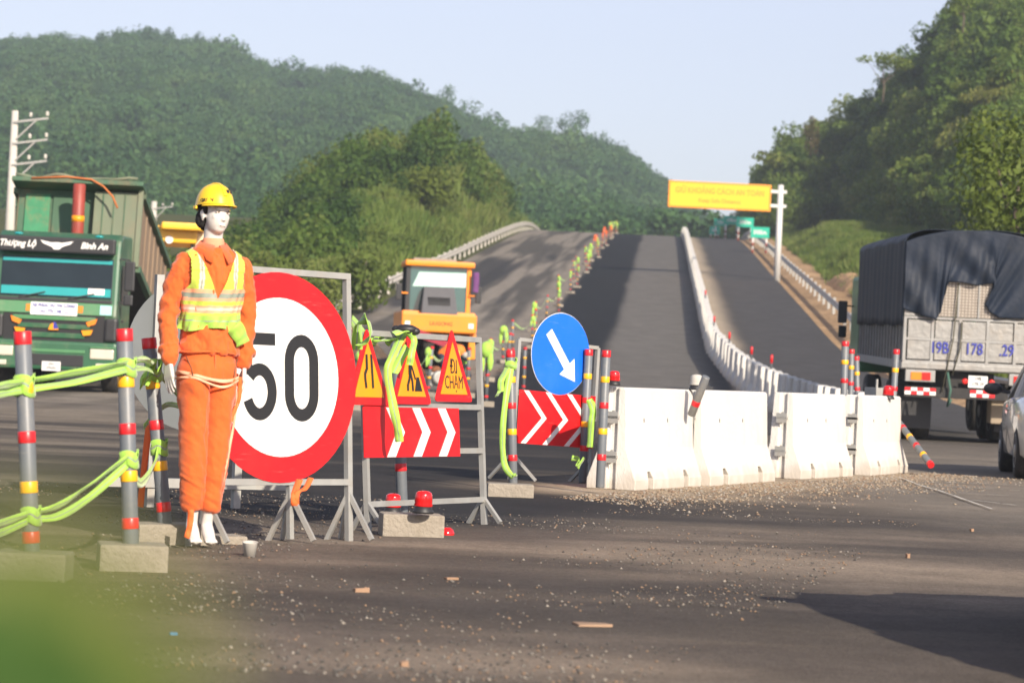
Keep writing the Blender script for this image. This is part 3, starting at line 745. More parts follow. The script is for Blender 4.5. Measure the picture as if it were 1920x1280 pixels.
# ------------------------------------------------------------------ 2D strokes for sign faces
def stroke(mb, pts, w, y0, y1, m=0, closed=False):
    pts = [Vector((p[0], 0, p[1])) for p in pts]; n = len(pts); Ls = []; Rs = []
    for i in range(n):
        a = pts[(i-1) % n] if (closed or i > 0) else pts[i]; b = pts[(i+1) % n] if (closed or i < n-1) else pts[i]
        t = (b - a).normalized(); nn = Vector((-t.z, 0, t.x))
        if (closed or 0 < i < n-1):
            u = (pts[i] - a).normalized(); nu = Vector((-u.z, 0, u.x)); k = 1 / max(.5, nn.dot(nu))
        else: k = 1
        Ls.append(pts[i] + nn*w/2*k); Rs.append(pts[i] - nn*w/2*k)
    vs = [(p.x, y0, p.z) for p in Ls] + [(p.x, y0, p.z) for p in Rs] + [(p.x, y1, p.z) for p in Ls] + [(p.x, y1, p.z) for p in Rs]
    fs = []
    for i in range(n if closed else n-1):
        j = (i+1) % n
        fs += [(i, j, n+j, n+i), (2*n+i, 3*n+i, 3*n+j, 2*n+j), (i, 2*n+i, 2*n+j, j), (n+i, n+j, 3*n+j, 3*n+i)]
    if not closed: fs += [(0, n, 3*n, 2*n), (n-1, 3*n-1, 4*n-1, 2*n-1)] and [(0, n, 3*n, 2*n), (n-1, 3*n-1, 4*n-1, 2*n-1)][:1]
    mb.add(vs, fs, m); return mb
def arc(cx_, cz, rx, rz, a0, a1, n=16): return [(cx_ + rx*math.cos(R(a0 + (a1-a0)*i/n)), cz + rz*math.sin(R(a0 + (a1-a0)*i/n))) for i in range(n+1)]
def circ(r, n=56, c=(0, 0)): return [(c[0] + r*math.cos(2*math.pi*i/n), c[1] + r*math.sin(2*math.pi*i/n)) for i in range(n)]
def digit0(c, w, h, s):
    r = w/2 - s/2; zz = h/2 - s/2 - r*1.25
    pts = arc(c, zz, r, r*1.25, 0, 180, 14) + arc(c, -zz, r, r*1.25, 180, 360, 14)
    return pts
def digit5(c, w, h, s):
    x0, x1 = c - w/2, c + w/2; r = w/2 - s/2
    pts = [(x1 - s*.2, h/2 - s/2), (x0 + s*.62, h/2 - s/2), (x0 + s*.5, .02*h)]
    zb = -h/2 + s/2 + h*.255
    pts2 = arc(c - .004, zb, r, h*.255, 140, -158, 26)
    return pts, pts2

def chev(mb, x, z0, z1, reach, w, y0, y1):
    zm = (z0 + z1)/2
    mb.prism([(x, z0), (x + w, z0), (x + reach + w, zm), (x + w, z1), (x, z1), (x + reach, zm)][::1], y0, y1); return mb
# ------------------------------------------------------------------ speed limit sign
ct = P(541, 707, 15.4)
t = thing('speed_limit_sign', 'big round 50 speed limit sign, red rim, on a steel frame behind the mannequin', 'road sign', (ct.x, ct.y, 0), (R(-4.5), 0, R(47)))
zc = ct.z; rr = .572
MB().prism(circ(rr), -.004, 0).build('sign_plate', M_signred, t, loc=(0, 0, zc))
MB().prism(circ(.432), -.0065, -.004).build('white_disc', M_signwhite, t, loc=(0, 0, zc))
m = MB(); stroke(m, digit0(.155, .25, .475, .068), .068, -.009, -.0066, 0, True).build('numeral_zero', M_black, t, loc=(0, 0, zc))
a, b = digit5(-.15, .25, .475, .068)
m = MB(); stroke(m, a, .066, -.009, -.0066); stroke(m, b, .066, -.0092, -.0066); m.build('numeral_five', M_black, t, loc=(0, 0, zc))
m = MB(); m.bar((-.545, .02, 1.475), (.545, .02, 1.475), .034).build('frame_bar', M_galv, t)
m = MB(); m.bar((-.545, .02, .33), (.545, .02, .33), .034).build('frame_bar', M_galv, t)
for x in (-.53, .53):
    MB().bar((x, .022, .0), (x, .022, 1.458), .034).build('frame_post', M_galv, t)
MB().bar((.09, .024, .02), (.09, .024, .9), .03).build('frame_post', M_galv, t)
for x in (-.53, .09, .53):
    for s, k in ((-1, -1), (1, 1)):
        MB().bar((x, .02, .27), (x + .05*s, .02 - .13*s, .01), .024).build('strut', M_galv, t)
    MB().bar((x, .02, .27), (x + .05, .02 + .12, .02), .024).build('strut', M_galv, t)

# ------------------------------------------------------------------ frame with the three triangular signs
pr = G(908, 983); pl = G(690, 996); mid = (pr + pl)/2; Wd = (pr - pl).length; ang = math.atan2(pr.y - pl.y, pr.x - pl.x)
t = thing('triangle_sign_frame', 'steel frame carrying three yellow triangular warning signs above a chevron board', 'road sign', mid, (R(-5.0), 0, ang))
hw = Wd/2
for x in (-hw, hw):
    MB().bar((x, 0, 0), (x, 0, 1.19), .032).build('frame_post', M_galv, t)
    for s in (-1, 1): MB().bar((x, 0, .17), (x + .03*s, .13*s, .01), .024).build('strut', M_galv, t)
for z in (1.175, .745, .47, .16): MB().bar((-hw, .002, z), (hw, .002, z), .034).build('frame_bar', M_galv, t)
def tri(cx_, z0, s, kind):
    h = s*.93; r = .035
    pts = [(cx_ - s/2, z0), (cx_ + s/2, z0), (cx_, z0 + h)]
    def rounded(pts, r):
        out = []
        for i in range(3):
            p = Vector(pts[i]); a = (Vector(pts[i-1]) - p).normalized(); b = (Vector(pts[(i+1) % 3]) - p).normalized()
            for k in range(5):
                q = k/4; out.append(tuple(p + a*r*(1-q)**2 + b*r*q**2))
        return out
    pl_ = MB().prism(rounded(pts, .04)[::-1], -.034, -.028).build('triangle_plate', M_signred, t)
    c = Vector((cx_, z0 + h/3)); ins = [tuple(c + (Vector(p) - c)*.70) for p in pts]
    MB().prism(ins[::-1], -.0365, -.0342).build('yellow_face', M_signyel, pl_)
    y0, y1 = -.0395, -.0366; m = MB()
    k = s/.5
    if kind == 'narrow':
        x = cx_ - .045*k; stroke(m, [(x + .01*k, z0 + .10*k), (x + .0*k, z0 + .155*k), (x + .0*k, z0 + .185*k), (x + .022*k, z0 + .215*k), (x + .022*k, z0 + .30*k)], .022*k, y0, y1)
        x = cx_ + .032*k; stroke(m, [(x + .012*k, z0 + .10*k), (x + .006*k, z0 + .2*k), (x, z0 + .30*k)], .022*k, y0, y1)
        m.build('symbol', M_black, pl_)
    elif kind == 'worker':
        m.prism(circ(.017*k, 12, (cx_ + .0*k, z0 + .285*k))[::-1], y0, y1)
        stroke(m, [(cx_ - .005*k, z0 + .265*k), (cx_ - .018*k, z0 + .225*k), (cx_ - .02*k, z0 + .18*k)], .036*k, y0, y1)
        stroke(m, [(cx_ - .022*k, z0 + .19*k), (cx_ - .03*k, z0 + .15*k), (cx_ - .05*k, z0 + .115*k), (cx_ - .05*k, z0 + .08*k)], .02*k, y0 - .0002, y1)
        stroke(m, [(cx_ - .014*k, z0 + .19*k), (cx_ + .006*k, z0 + .14*k), (cx_ + .012*k, z0 + .08*k)], .02*k, y0 - .0004, y1)
        stroke(m, [(cx_ - .008*k, z0 + .25*k), (cx_ + .02*k, z0 + .20*k), (cx_ + .045*k, z0 + .15*k)], .013*k, y0 - .0006, y1)
        m.prism([(cx_ + .035*k, z0 + .08*k), (cx_ + .125*k, z0 + .08*k), (cx_ + .085*k, z0 + .165*k), (cx_ + .06*k, z0 + .165*k)][::-1], y0 - .0008, y1)
        m.build('symbol', M_black, pl_)
    else:
        text_mesh('ĐI', .125*k, M_black, 'lettering', pl_, (cx_, -.0368, z0 + .215*k), .0012, .0, .82)
        text_mesh('CHẬM', .115*k, M_black, 'lettering', pl_, (cx_, -.0370, z0 + .118*k), .0012, .0, .72)
    return pl_
sx_ = .53
def fx(px, py):   # local x along the frame for a pixel seen on its plane
    for i in range(-400, 401):
        u = i/400*hw*1.1; p = Vector(mid) + Vector((math.cos(ang), math.sin(ang), 0))*u + Vector((0, 0, .9))
        q = CAMM.inverted() @ p; x = 960 + F*q.x/-q.z
        if x >= px: return u
    return hw
tri(fx(862, 700), .775, .50, 'text'); tri(fx(783, 700), .755, .50, 'worker'); tri(fx(703, 700), .745, .50, 'narrow')
xa, xb = fx(694, 0), fx(873, 0)
bd = MB().bb((xa, -.024, .435), (xb, -.019, .735)).build('chevron_board', M_signred, t)
m = MB(); wch = (xb - xa)
for k in range(3):
    x = xa + wch*(.30 + .27*k); s = .15
    chev(m, x - .09, .437, .733, .12, .10, -.0275, -.0242)
m.build('white_chevrons', M_signwhite, bd)
# the second red plate edge seen left of the board
MB().bb((xa + .02, -.019, .70), (xa + wch*.3, -.015, .86)).build('red_backplate', M_signred, t)

# ------------------------------------------------------------------ blue arrow sign
ca = P(1043, 663, 25.3)
t = thing('keep_right_sign', 'blue disc with a white arrow above a red chevron board on legs', 'road sign', (ca.x, ca.y, 0), (R(-1), R(2.2), R(44)))
MB().prism(circ(.362), -.004, 0).build('blue_disc', M_signblue, t, loc=(0, -.03, ca.z))
MB().prism(circ(.366), 0, .003).build('disc_rim', M_signwhite, t, loc=(0, -.03, ca.z))
m = MB(); stroke(m, [(-.165, .185), (.088, -.11)], .085, -.0065, -.0042)
dd = Vector((.253, -.295)).normalized(); nn = Vector((-dd.y, dd.x)); tip = Vector((.195, -.235)); bs = tip - dd*.17
m.prism([tuple(tip), tuple(bs + nn*.115), tuple(bs - nn*.115)], -.0067, -.0042).build('white_arrow', M_signwhite, t, loc=(0, -.03, ca.z))
bd = MB().bb((-.48, -.030, .33), (.48, -.025, .80)).build('chevron_board', M_signred, t)
m = MB()
for k in range(3):
    x = -.27 + .27*k; chev(m, x - .16, .333, .797, .24, .062, -.0335, -.0302)
m.build('white_chevrons', M_signwhite, bd)
for x in (-.50, .50):
    MB().bar((x, .0, .01), (x, .0, 1.24), .034).build('frame_post', M_galv, t)
    MB().bar((x, 0, .24), (x + .12, -.2, .01), .024).build('strut', M_galv, t)
    MB().bar((x, 0, .24), (x - .02, .25, .01), .024).build('strut', M_galv, t)
for z in (1.24, .78, .36): MB().bar((-.5, .002, z), (.5, .002, z), .032).build('frame_bar', M_galv, t)

# the grey back of a second round sign, behind the mannequin
cb_ = P(372, 665, 18.5)
t = thing('turned_round_sign', 'round road sign seen from its grey back, behind the mannequin', 'road sign', (cb_.x, cb_.y, 0), (0, 0, R(208)))
MB().prism(circ(.50), -.004, 0).build('sign_plate', M_signred, t, loc=(0, 0, cb_.z)); MB().prism(circ(.503), 0, .003).build('plate_back', M_signback, t, loc=(0, 0, cb_.z))
for x in (-.3, .3): MB().bar((x, .02, 0), (x, .02, 1.5), .05).build('frame_post', M_galv, t)
for z in (.16,): MB().bar((-.75, .03, z), (.6, .03, z), .06).build('frame_bar', M_galv, t)

# ------------------------------------------------------------------ ribbons
def ribbon(pts, w=.05, label=None, m=M_lime, name='marker_ribbon', group='lime reflective ribbons', side=None, twist=0, n=8, parent=None, tail=False, cat='ribbon', stripe=True):
    """a flat tape along a smooth path with a grey reflective stripe down its middle"""
    pts = [Vector(p) for p in pts]; C = []
    for i in range(len(pts)-1):
        p0 = pts[max(i-1, 0)]; p1 = pts[i]; p2 = pts[i+1]; p3 = pts[min(i+2, len(pts)-1)]
        for k in range(n):
            u = k/n; C.append(.5*((2*p1) + (p2-p0)*u + (2*p0-5*p1+4*p2-p3)*u*u + (3*p1-p0-3*p2+p3)*u**3))
    C.append(pts[-1]); vs = []; N_ = len(C)
    for i, p in enumerate(C):
        t_ = (C[min(i+1, N_-1)] - C[max(i-1, 0)]).normalized()
        sd_ = Vector(side) if side else Vector((0, 0, 1)); sd_ = (sd_ - t_*sd_.dot(t_))
        if sd_.length < .05: sd_ = Vector((1, 0, 0)) - t_*t_.x
        sd_.normalize(); nn_ = t_.cross(sd_)
        a = twist*i/N_ + .16*math.sin(i*.45)
        q = sd_*math.cos(a) + nn_*math.sin(a); o_ = nn_*math.cos(a) - sd_*math.sin(a)
        ww = w*(1 + .05*math.sin(i*.55) + .04*math.sin(i*.23 + 1))
        for j, f in enumerate((-.5, -.06, .06, .5)): vs.append(p + q*ww*f + o_*.004*(1 if j in (1, 2) else 0)*math.sin(i))
        for j, f in enumerate((-.5, -.06, .06, .5)): vs.append(p + q*ww*f - o_*.003)
    fs = []; ms = []
    mb = MB()
    for i in range(N_-1):
        a = i*8; b = a + 8
        for j in range(3):
            mb_f = (a+j, a+j+1, b+j+1, b+j); fs.append(mb_f); ms.append(1 if j == 1 and stripe else 0)
            fs.append((a+4+j, b+4+j, b+5+j, a+5+j)); ms.append(1 if j == 1 and stripe else 0)
        fs.append((a, b, b+4, a+4)); ms.append(0); fs.append((a+3, a+7, b+7, b+3)); ms.append(0)
    mb.v = [tuple(v) for v in vs]; mb.f = [list(f) for f in fs]; mb.m = ms; mb.s = [True]*len(fs)
    o = mb.build(name, [m, M_refl], parent)
    if label: tag(o, label, cat, group)
    return o
def wrap(c, r, w, turns=1.1, tilt=0, **k):
    c = Vector(c); return ribbon([c + Vector((math.cos(a)*r, math.sin(a)*r, tilt*math.sin(a) + .01*math.sin(3*a))) for a in [turns*2*math.pi*i/14 for i in range(15)]], w, n=2, **k)
# rail of ribbon between the three nearest posts
ribbon([P(-60, 742, 11.5), P(0, 724, 12.0), P(45, 716, 12.26), P(140, 699, 12.5), P(236, 681, 12.94), P(270, 674, 13.9), P(288, 686, 14.86)], .036, 'upper lime ribbon strung across the three nearest posts, top strand', side=(0, -.5, 1), twist=.8)
ribbon([P(-60, 756, 11.52), P(0, 738, 12.02), P(45, 730, 12.28), P(140, 716, 12.52), P(236, 692, 12.96), P(270, 690, 13.92), P(288, 697, 14.88)], .036, 'upper lime ribbon strung across the three nearest posts, lower strand', side=(0, .6, 1), twist=-1.0)
ribbon([P(-60, 996, 11.5), P(0, 980, 12.0), P(55, 962, 12.26), P(110, 947, 12.4), P(170, 908, 12.7), P(238, 857, 12.95)], .034, 'lower lime ribbon sagging between the two nearest posts, top strand', side=(0, -.4, 1), twist=.5)
ribbon([P(-60, 1012, 11.52), P(0, 998, 12.02), P(55, 974, 12.28), P(110, 966, 12.42), P(170, 930, 12.72), P(238, 870, 12.97)], .034, 'lower lime ribbon sagging between the two nearest posts, bottom strand', side=(0, .4, 1), twist=-.5)
ribbon([P(240, 862, 13.05), P(262, 905, 13.9), P(285, 880, 14.7), P(300, 840, 14.88)], .05, 'short lime ribbon looping from the middle post to the thin leaning post', side=(0, 0, 1))
wrap(P(45, 722, 12.3), .042, .085, label='lime ribbon wound round the leftmost post near its top')
wrap(P(57, 965, 12.3), .042, .07, label='lime ribbon wound round the leftmost post near its foot')
wrap(P(237, 688, 13.0), .042, .075, label='lime ribbon wound high round the post on the square block')
wrap(P(241, 860, 13.0), .042, .07, label='lime ribbon wound halfway down the post on the square block')
wrap(P(287, 695, 14.9), .042, .07, label='lime ribbon wound high round the thin leaning post', tilt=.03)
wrap(P(298, 838, 14.9), .042, .075, label='lime ribbon wound halfway down the thin leaning post')
ribbon([P(285, 672, 14.8), P(278, 700, 14.75), P(268, 722, 14.75), P(275, 705, 14.7)], .06, 'lime ribbon end hanging loose from the thin leaning post', side=(1, 0, .2), twist=1)
ribbon([P(292, 690, 14.9), P(312, 715, 15.2), P(335, 740, 15.8)], .035, 'thin lime ribbon running from the leaning post behind the mannequin', side=(0, 0, 1))
ribbon([P(270, 800, 14.95), P(310, 760, 15.4), P(340, 762, 16.4)], .03, 'faint lime ribbon behind the leaning post, lower down', side=(0, 0, 1))
# over the triangle frame
ribbon([P(660, 600, 16.6), P(690, 640, 16.95), P(712, 640, 17.0), P(745, 632, 17.2)], .06, 'lime ribbon draped from the speed sign post to the triangle frame', side=(0, 0, 1), twist=2)
ribbon([P(668, 655, 16.5), P(672, 605, 16.4), P(688, 600, 16.3), P(694, 632, 16.35), P(672, 645, 16.4)], .07, 'crumpled lime ribbon bunched on the speed sign post', side=(1, 0, .4), twist=3)
ribbon([P(738, 626, 17.0), P(758, 622, 17.05), P(776, 636, 17.1), P(772, 662, 17.0), P(768, 684, 17.0)], .04, 'wide lime vest strap hanging over the worker triangle', side=(1, .2, 0))
ribbon([P(755, 625, 17.2), P(735, 670, 17.0), P(727, 700, 16.95), P(737, 760, 16.85), P(745, 800, 16.8), P(749, 828, 16.8)], .05, 'long lime ribbon hanging down over the chevron board', side=(1, .2, 0), twist=.6)
ribbon([P(738, 700, 17.0), P(752, 672, 17.1), P(764, 650, 17.15)], .05, 'lime ribbon crossing behind the long hanging one', side=(1, .2, .2), twist=.5)
ribbon([P(695, 640, 17.2), P(710, 628, 17.2), P(728, 642, 17.2), P(744, 634, 17.25)], .045, 'lime ribbon twisted round the top bar of the triangle frame', side=(0, 0, 1), twist=9)
# blue sign
wrap(P(957, 684, 23.5), .046, .06, label='lime ribbon knotted high on the post beside the blue sign')
wrap(P(958, 680, 23.5), .05, .04, label='second turn of lime ribbon on the post beside the blue sign', tilt=.03)
ribbon([P(958, 690, 23.3), P(948, 750, 23.2), P(942, 820, 23.2), P(946, 870, 23.2), P(960, 892, 23.2), P(968, 888, 23.2)], .05, 'long lime ribbon trailing down left of the red chevron board', side=(1, .3, 0), twist=.8)
ribbon([P(952, 690, 23.3), P(940, 712, 23.2), P(938, 735, 23.2), P(930, 738, 23.1)], .055, 'short lime ribbon end hooked outwards from the knotted post', side=(1, .3, .3), twist=1)
ribbon([P(1105, 748, 24.6), P(1112, 770, 24.6), P(1108, 800, 24.6), P(1106, 838, 24.6)], .06, 'lime ribbon hanging at the right edge of the chevron board', side=(1, .3, 0), twist=.8)
ribbon([P(1072, 858, 24.8), P(1086, 862, 24.8), P(1082, 876, 24.7), P(1096, 858, 24.7)], .045, 'lime ribbon tied in a small bow low behind the chevron board', side=(0, 0, 1), twist=1)
# orange ribbons
ribbon([P(562, 898, 15.3), P(552, 925, 15.1), P(552, 948, 15.1)], .035, 'orange ribbon tied under the big speed sign', M_orrib, side=(1, .3, 0), group=None, stripe=False)
ribbon([P(583, 895, 15.35), P(572, 915, 15.2), P(558, 922, 15.1), P(556, 945, 15.1)], .03, 'second orange ribbon end blowing below the big speed sign', M_orrib, side=(1, .3, 0), group=None, stripe=False)
ribbon([P(358, 955, 14.5), P(356, 985, 14.5), P(350, 1008, 14.5)], .03, 'orange ribbon trailing from the mannequin trouser cuff', M_orrib, side=(1, 0, 0), group=None, stripe=False)
ribbon([P(280, 790, 15.6), P(270, 880, 15.5), P(263, 950, 15.5)], .035, 'orange red ribbon hanging behind the thin leaning post', M_orrib, side=(1, 0, 0), group=None, stripe=False)
# black glove bundle with the ribbons on the frame
t = MB(); t.sphere((0, 0, 0), (.07, .05, .03), 12).sphere((.05, 0, -.01), (.035, .03, .025), 10, 0).sphere((-.06, .01, 0), (.03, .03, .02), 10)
tag(t.build('work_glove', M_blackp, None, 0, P(762, 617, 17.1)), 'black work glove laid on the triangle frame top bar', 'glove')

# ------------------------------------------------------------------ litter
def scrap(name, label, cat, px, py, m, size, rz=0.3):
    w, d, h = size; j = lambda: rnd.uniform(-.25, .25)
    vs = [((sx + j()*.4)*w/2, (sy + j()*.4)*d/2, (0 if sz < 0 else h*(1 + j()))) for sz in (-1, 1) for sx, sy in ((-1, -1), (1, -1), (1, 1), (-1, 1))]
    o = MB().add(vs, [(0, 3, 2, 1), (4, 5, 6, 7), (0, 1, 5, 4), (1, 2, 6, 5), (2, 3, 7, 6), (3, 0, 4, 7)]).build(name, m, None, min(size)*.15, G(px, py, 0.0), (0, 0, rz))
    return tag(o, label, cat)
o = MB().lathe([(.028, 0), (.038, .075), (.040, .078), (.036, .076), (.026, .006)], 16).build('paper_cup', M_paper, None, 0, G(468, 1044) + Vector((0, 0, .0)), (R(8), 0, 0)); tag(o, 'white paper cup on the asphalt near the mannequin feet', 'cup')
M_brick = mat('brick_chip', (.30, .19, .12), .95, var=.3)
t = thing('broken_beacon', 'crushed red beacon lying beside the concrete block', 'warning light', G(835, 1002), (R(75), 0, .5), 'red warning beacons')
MB().lathe([(.05, -.05), (.047, .0), (.035, .05), (.01, .06)], 10).build('lens', M_beacon, t); MB().lathe([(.058, -.075), (.058, -.05), (.03, -.05)], 10).build('base', M_blackp, t)
scrap('brick_fragment', 'flat ochre brick fragment lying below the triangle sign frame', 'debris', 846, 1086, M_brick, (.06, .05, .012))
scrap('brick_fragment', 'thin brown brick fragment left of the ochre one', 'debris', 678, 1110, M_brick, (.065, .05, .02))
scrap('blue_scrap', 'small blue plastic scrap on the near asphalt', 'debris', 326, 1190, mat('blue_plastic', (.02, .2, .4), .5), (.028, .03, .012))
scrap('ochre_stone', 'small ochre stone near the bottom edge of the picture', 'debris', 757, 1249, M_brick, (.026, .03, .018))
scrap('brown_clod', 'broad low clod of brown soil on the near asphalt', 'debris', 1110, 1172, M_soil if False else mat('clod', (.30, .20, .13), 1, var=.3), (.14, .10, .009))
scrap('yellow_stone', 'yellow stone on the open asphalt before the last barrier', 'debris', 1822, 996, M_brick, (.022, .03, .022))
scrap('orange_stone', 'orange stone alone on the smooth asphalt', 'debris', 1702, 1046, M_brick, (.018, .03, .025))

# gravel and grit: one heap of small stones nobody could count
def gravel(name, n, spot_, seed, smin, smax, cols):
    rs = np.random.RandomState(seed); X, Y = spot_(rs, n); Z = prof(Y) + road_bump(X, Y)
    s = smin + (smax - smin)*rs.rand(len(X))**3
    ic = np.array([(1,0,0),(-1,0,0),(0,1,0),(0,-1,0),(0,0,1),(0,0,-.4)], float)
    fc = np.array([(0,2,4),(2,1,4),(1,3,4),(3,0,4),(2,0,5),(1,2,5),(3,1,5),(0,3,5)])
    nS = len(X); j = 1 + .5*(rs.rand(nS, 6, 3) - .5)
    a = rs.rand(nS)*6.28; ca_, sa = np.cos(a), np.sin(a)
    v = ic[None]*j*s[:, None, None]; v[:, :, 2] *= .75
    x = v[:, :, 0]*ca_[:, None] - v[:, :, 1]*sa[:, None] + X[:, None]; y = v[:, :, 0]*sa[:, None] + v[:, :, 1]*ca_[:, None] + Y[:, None]; z = v[:, :, 2] + Z[:, None] + .002
    V = np.stack([x, y, z], -1).reshape(-1, 3); Fc = (fc[None] + 6*np.arange(nS)[:, None, None]).reshape(-1, 3)
    me = bpy.data.meshes.new(name); me.vertices.add(len(V)); me.vertices.foreach_set('co', V.ravel())
    me.loops.add(Fc.size); me.loops.foreach_set('vertex_index', Fc.ravel().astype('i')); me.polygons.add(len(Fc)); me.polygons.foreach_set('loop_start', np.arange(len(Fc), dtype='i')*3)
    me.polygons.foreach_set('material_index', np.repeat(rs.randint(0, len(cols), nS), 8).astype('i')); me.update(calc_edges=True)
    for c in cols: me.materials.append(c)
    o = bpy.data.objects.new(name, me); COL.objects.link(o); return tag(o, kind='stuff')
Ms = [mat('stone_dark', (.07, .065, .06), .9), mat('stone_grey', (.17, .155, .135), .9), mat('stone_pale', (.28, .25, .21), .8), mat('stone_brown', (.22, .15, .10), .9)]
def near_spot(rs, n):
    Y = 9.0 + 12*rs.rand(n)**1.2; X = (rs.rand(n) - .55)*Y*.40; k = (vnoise(X, Y, 1.4, 101) + .22*rs.rand(n) > .60) & (X < (Y - 7)*.22); return X[k], Y[k]
gravel('loose_gravel', 26000, near_spot, 3, .0025, .012, [Ms[0], Ms[0], Ms[1], Ms[3], Ms[0], Ms[1], Ms[3], Ms[0], Ms[1], Ms[1], Ms[3], Ms[2]])
def bar_spot(rs, n):
    t = rs.rand(n)*1.25 - .2; d = np.abs(rs.normal(size=n))*.5; X = 1.0 + 3.79*t + d*.92 + .1; Y = 24.2 + 9*t - d*.39 - d*1.1; return X, Y
gravel('sandy_gravel', 6000, bar_spot, 4, .004, .022, [Ms[2], mat('stone_sand', (.26, .20, .14), .95), mat('stone_tan', (.30, .24, .17), .95), Ms[3]])
# scraped white paint lines on the open lane
lm = MB()
for (a, b) in [((1685, 897), (1860, 957)), ((1735, 905), (1900, 911)), ((1775, 925), (1920, 934)), ((1760, 912), (1925, 922)), ((1800, 938), (1905, 950))]:
    p, q = G(*a), G(*b); d = (q - p).normalized(); n_ = Vector((-d.y, d.x, 0)); w = .016
    N2 = 14
    for i in range(N2):
        if rnd.random() < .12: continue
        u, v = p.lerp(q, i/N2), p.lerp(q, (i+.96)/N2); z = .0
        lm.add([(c.x, c.y, float(prof(c.y) + road_bump(np.array(c.x), np.array(c.y))) + .016) for c in (u - n_*w*rnd.uniform(.3, 1), v - n_*w*rnd.uniform(.3, 1), v + n_*w*rnd.uniform(.3, 1), u + n_*w*rnd.uniform(.3, 1))], [(0, 1, 2, 3)])
tag(lm.build('scraped_paint', mat('worn_road_paint', (.55, .52, .46), .8, var=.2)), kind='structure')
# ------------------------------------------------------------------ figures: pieces fused into one surface
def loft(mb, rings, n=20, m=0):
    """rings of (x, y, z, rx, ry[, yaw]); closed ends"""
    vs = []; fs = []
    P_ = [Vector(r[:3]) for r in rings]
    for i, r in enumerate(rings):
        t_ = (P_[min(i+1, len(P_)-1)] - P_[max(i-1, 0)]).normalized()
        ax = Vector((1, 0, 0)); ax = (ax - t_*ax.dot(t_)).normalized(); ay = t_.cross(ax)
        for k in range(n):
            w = 2*math.pi*k/n; vs.append(P_[i] + ax*r[3]*math.cos(w) + ay*r[4]*math.sin(w))
    for i in range(len(rings)-1):
        for k in range(n): fs.append((i*n+k, i*n+(k+1) % n, (i+1)*n+(k+1) % n, (i+1)*n+k))
    fs.append(tuple(range(n))[::-1]); fs.append(tuple((len(rings)-1)*n + k for k in range(n)))
    return mb.add(vs, fs, m, True)
def chain(mb, pts, rs, n=12):
    pts = [Vector(p) for p in pts]; mb.tube(pts, list(rs), n)
    for p, r in zip(pts, rs): mb.sphere(p, r, n)
    return mb
def fuse(mb, name, mats, voxel, smooth=6, parent=None, noise=None, fac=.5):
    o = mb.build(name, mats, None)
    bm = bmesh.new(); bm.from_mesh(o.data); bmesh.ops.recalc_face_normals(bm, faces=bm.faces); bm.to_mesh(o.data); bm.free()
    bake(o, ('REMESH', dict(mode='VOXEL', voxel_size=voxel)), ('SMOOTH', dict(factor=fac, iterations=smooth)))
    me = o.data
    if noise:
        nv = len(me.vertices); co = np.zeros(nv*3); me.vertices.foreach_get('co', co); co = co.reshape(-1, 3)
        no = np.zeros(nv*3); me.vertices.foreach_get('normal', no); no = no.reshape(-1, 3)
        co = co + no*noise(co)[:, None]; me.vertices.foreach_set('co', co.ravel()); me.update()
    for p in me.polygons: p.use_smooth = True
    if not me.materials: me.materials.append(mats if not isinstance(mats, (list, tuple)) else mats[0])
    if parent: o.parent = parent
    return o
def fold_noise(specs):
    def f(co):
        out = np.zeros(len(co))
        for amp, sx, sy, sz, skew in specs:
            x = co[:, 0]/sx + co[:, 2]*skew; y = co[:, 2]/sz; z = co[:, 1]/sy
            v = vnoise(x + z*.7 + 7, y + z*.3 + 3, 1.0, int(sx*1000) % 37, 2) - .5
            out += amp*(np.abs(v)*-2 + .5)
        return out
    return f
def hand(mb, wrist, dirn, palm_n, size=.185, curl=.5, side=1):
    """palm and five bent fingers; dirn: wrist to knuckles, palm_n: normal out of the palm, side: thumb side"""
    w = Vector(wrist); d = Vector(dirn).normalized(); pn = Vector(palm_n); pn = (pn - d*pn.dot(d)).normalized(); s = d.cross(pn)*side
    k = size/.185
    for i in range(5):
        u = (i-2)/2; chain(mb, [w + d*.01*k + s*u*.018*k, w + d*.085*k + s*u*.033*k], [.014*k, .0125*k], 8)
    ln = [.062, .074, .08, .072]
    for i in range(4):
        u = (1.5 - i)/1.5; L_ = ln[::-1][3-i]*k if False else [.072, .08, .074, .058][i]*k
        p = w + d*.088*k + s*u*.031*k; q = p; dd_ = d.copy() + s*u*.08
        r0 = [.0095, .01, .0095, .0085][i]*k; pts = [p - d*.02*k, p]; rs = [r0*1.1, r0*1.05]
        for j, f in enumerate((.45, .32, .23)):
            a = curl*(.35 + .4*j); v = (dd_*math.cos(a) + pn*math.sin(a)).normalized(); q = q + v*L_*f; pts.append(q); rs.append(r0*(1 - .12*(j+1)))
        chain(mb, pts, rs, 8)
    p = w + d*.025*k + s*.026*k
    v1 = (d*.55 + s*.62 + pn*.35).normalized(); v2 = (d*.9 + s*.2 + pn*.35).normalized()
    chain(mb, [p, p + v1*.042*k, p + v1*.042*k + v2*.03*k, p + v1*.042*k + v2*.055*k], [.015*k, .0125*k, .0105*k, .009*k], 8)

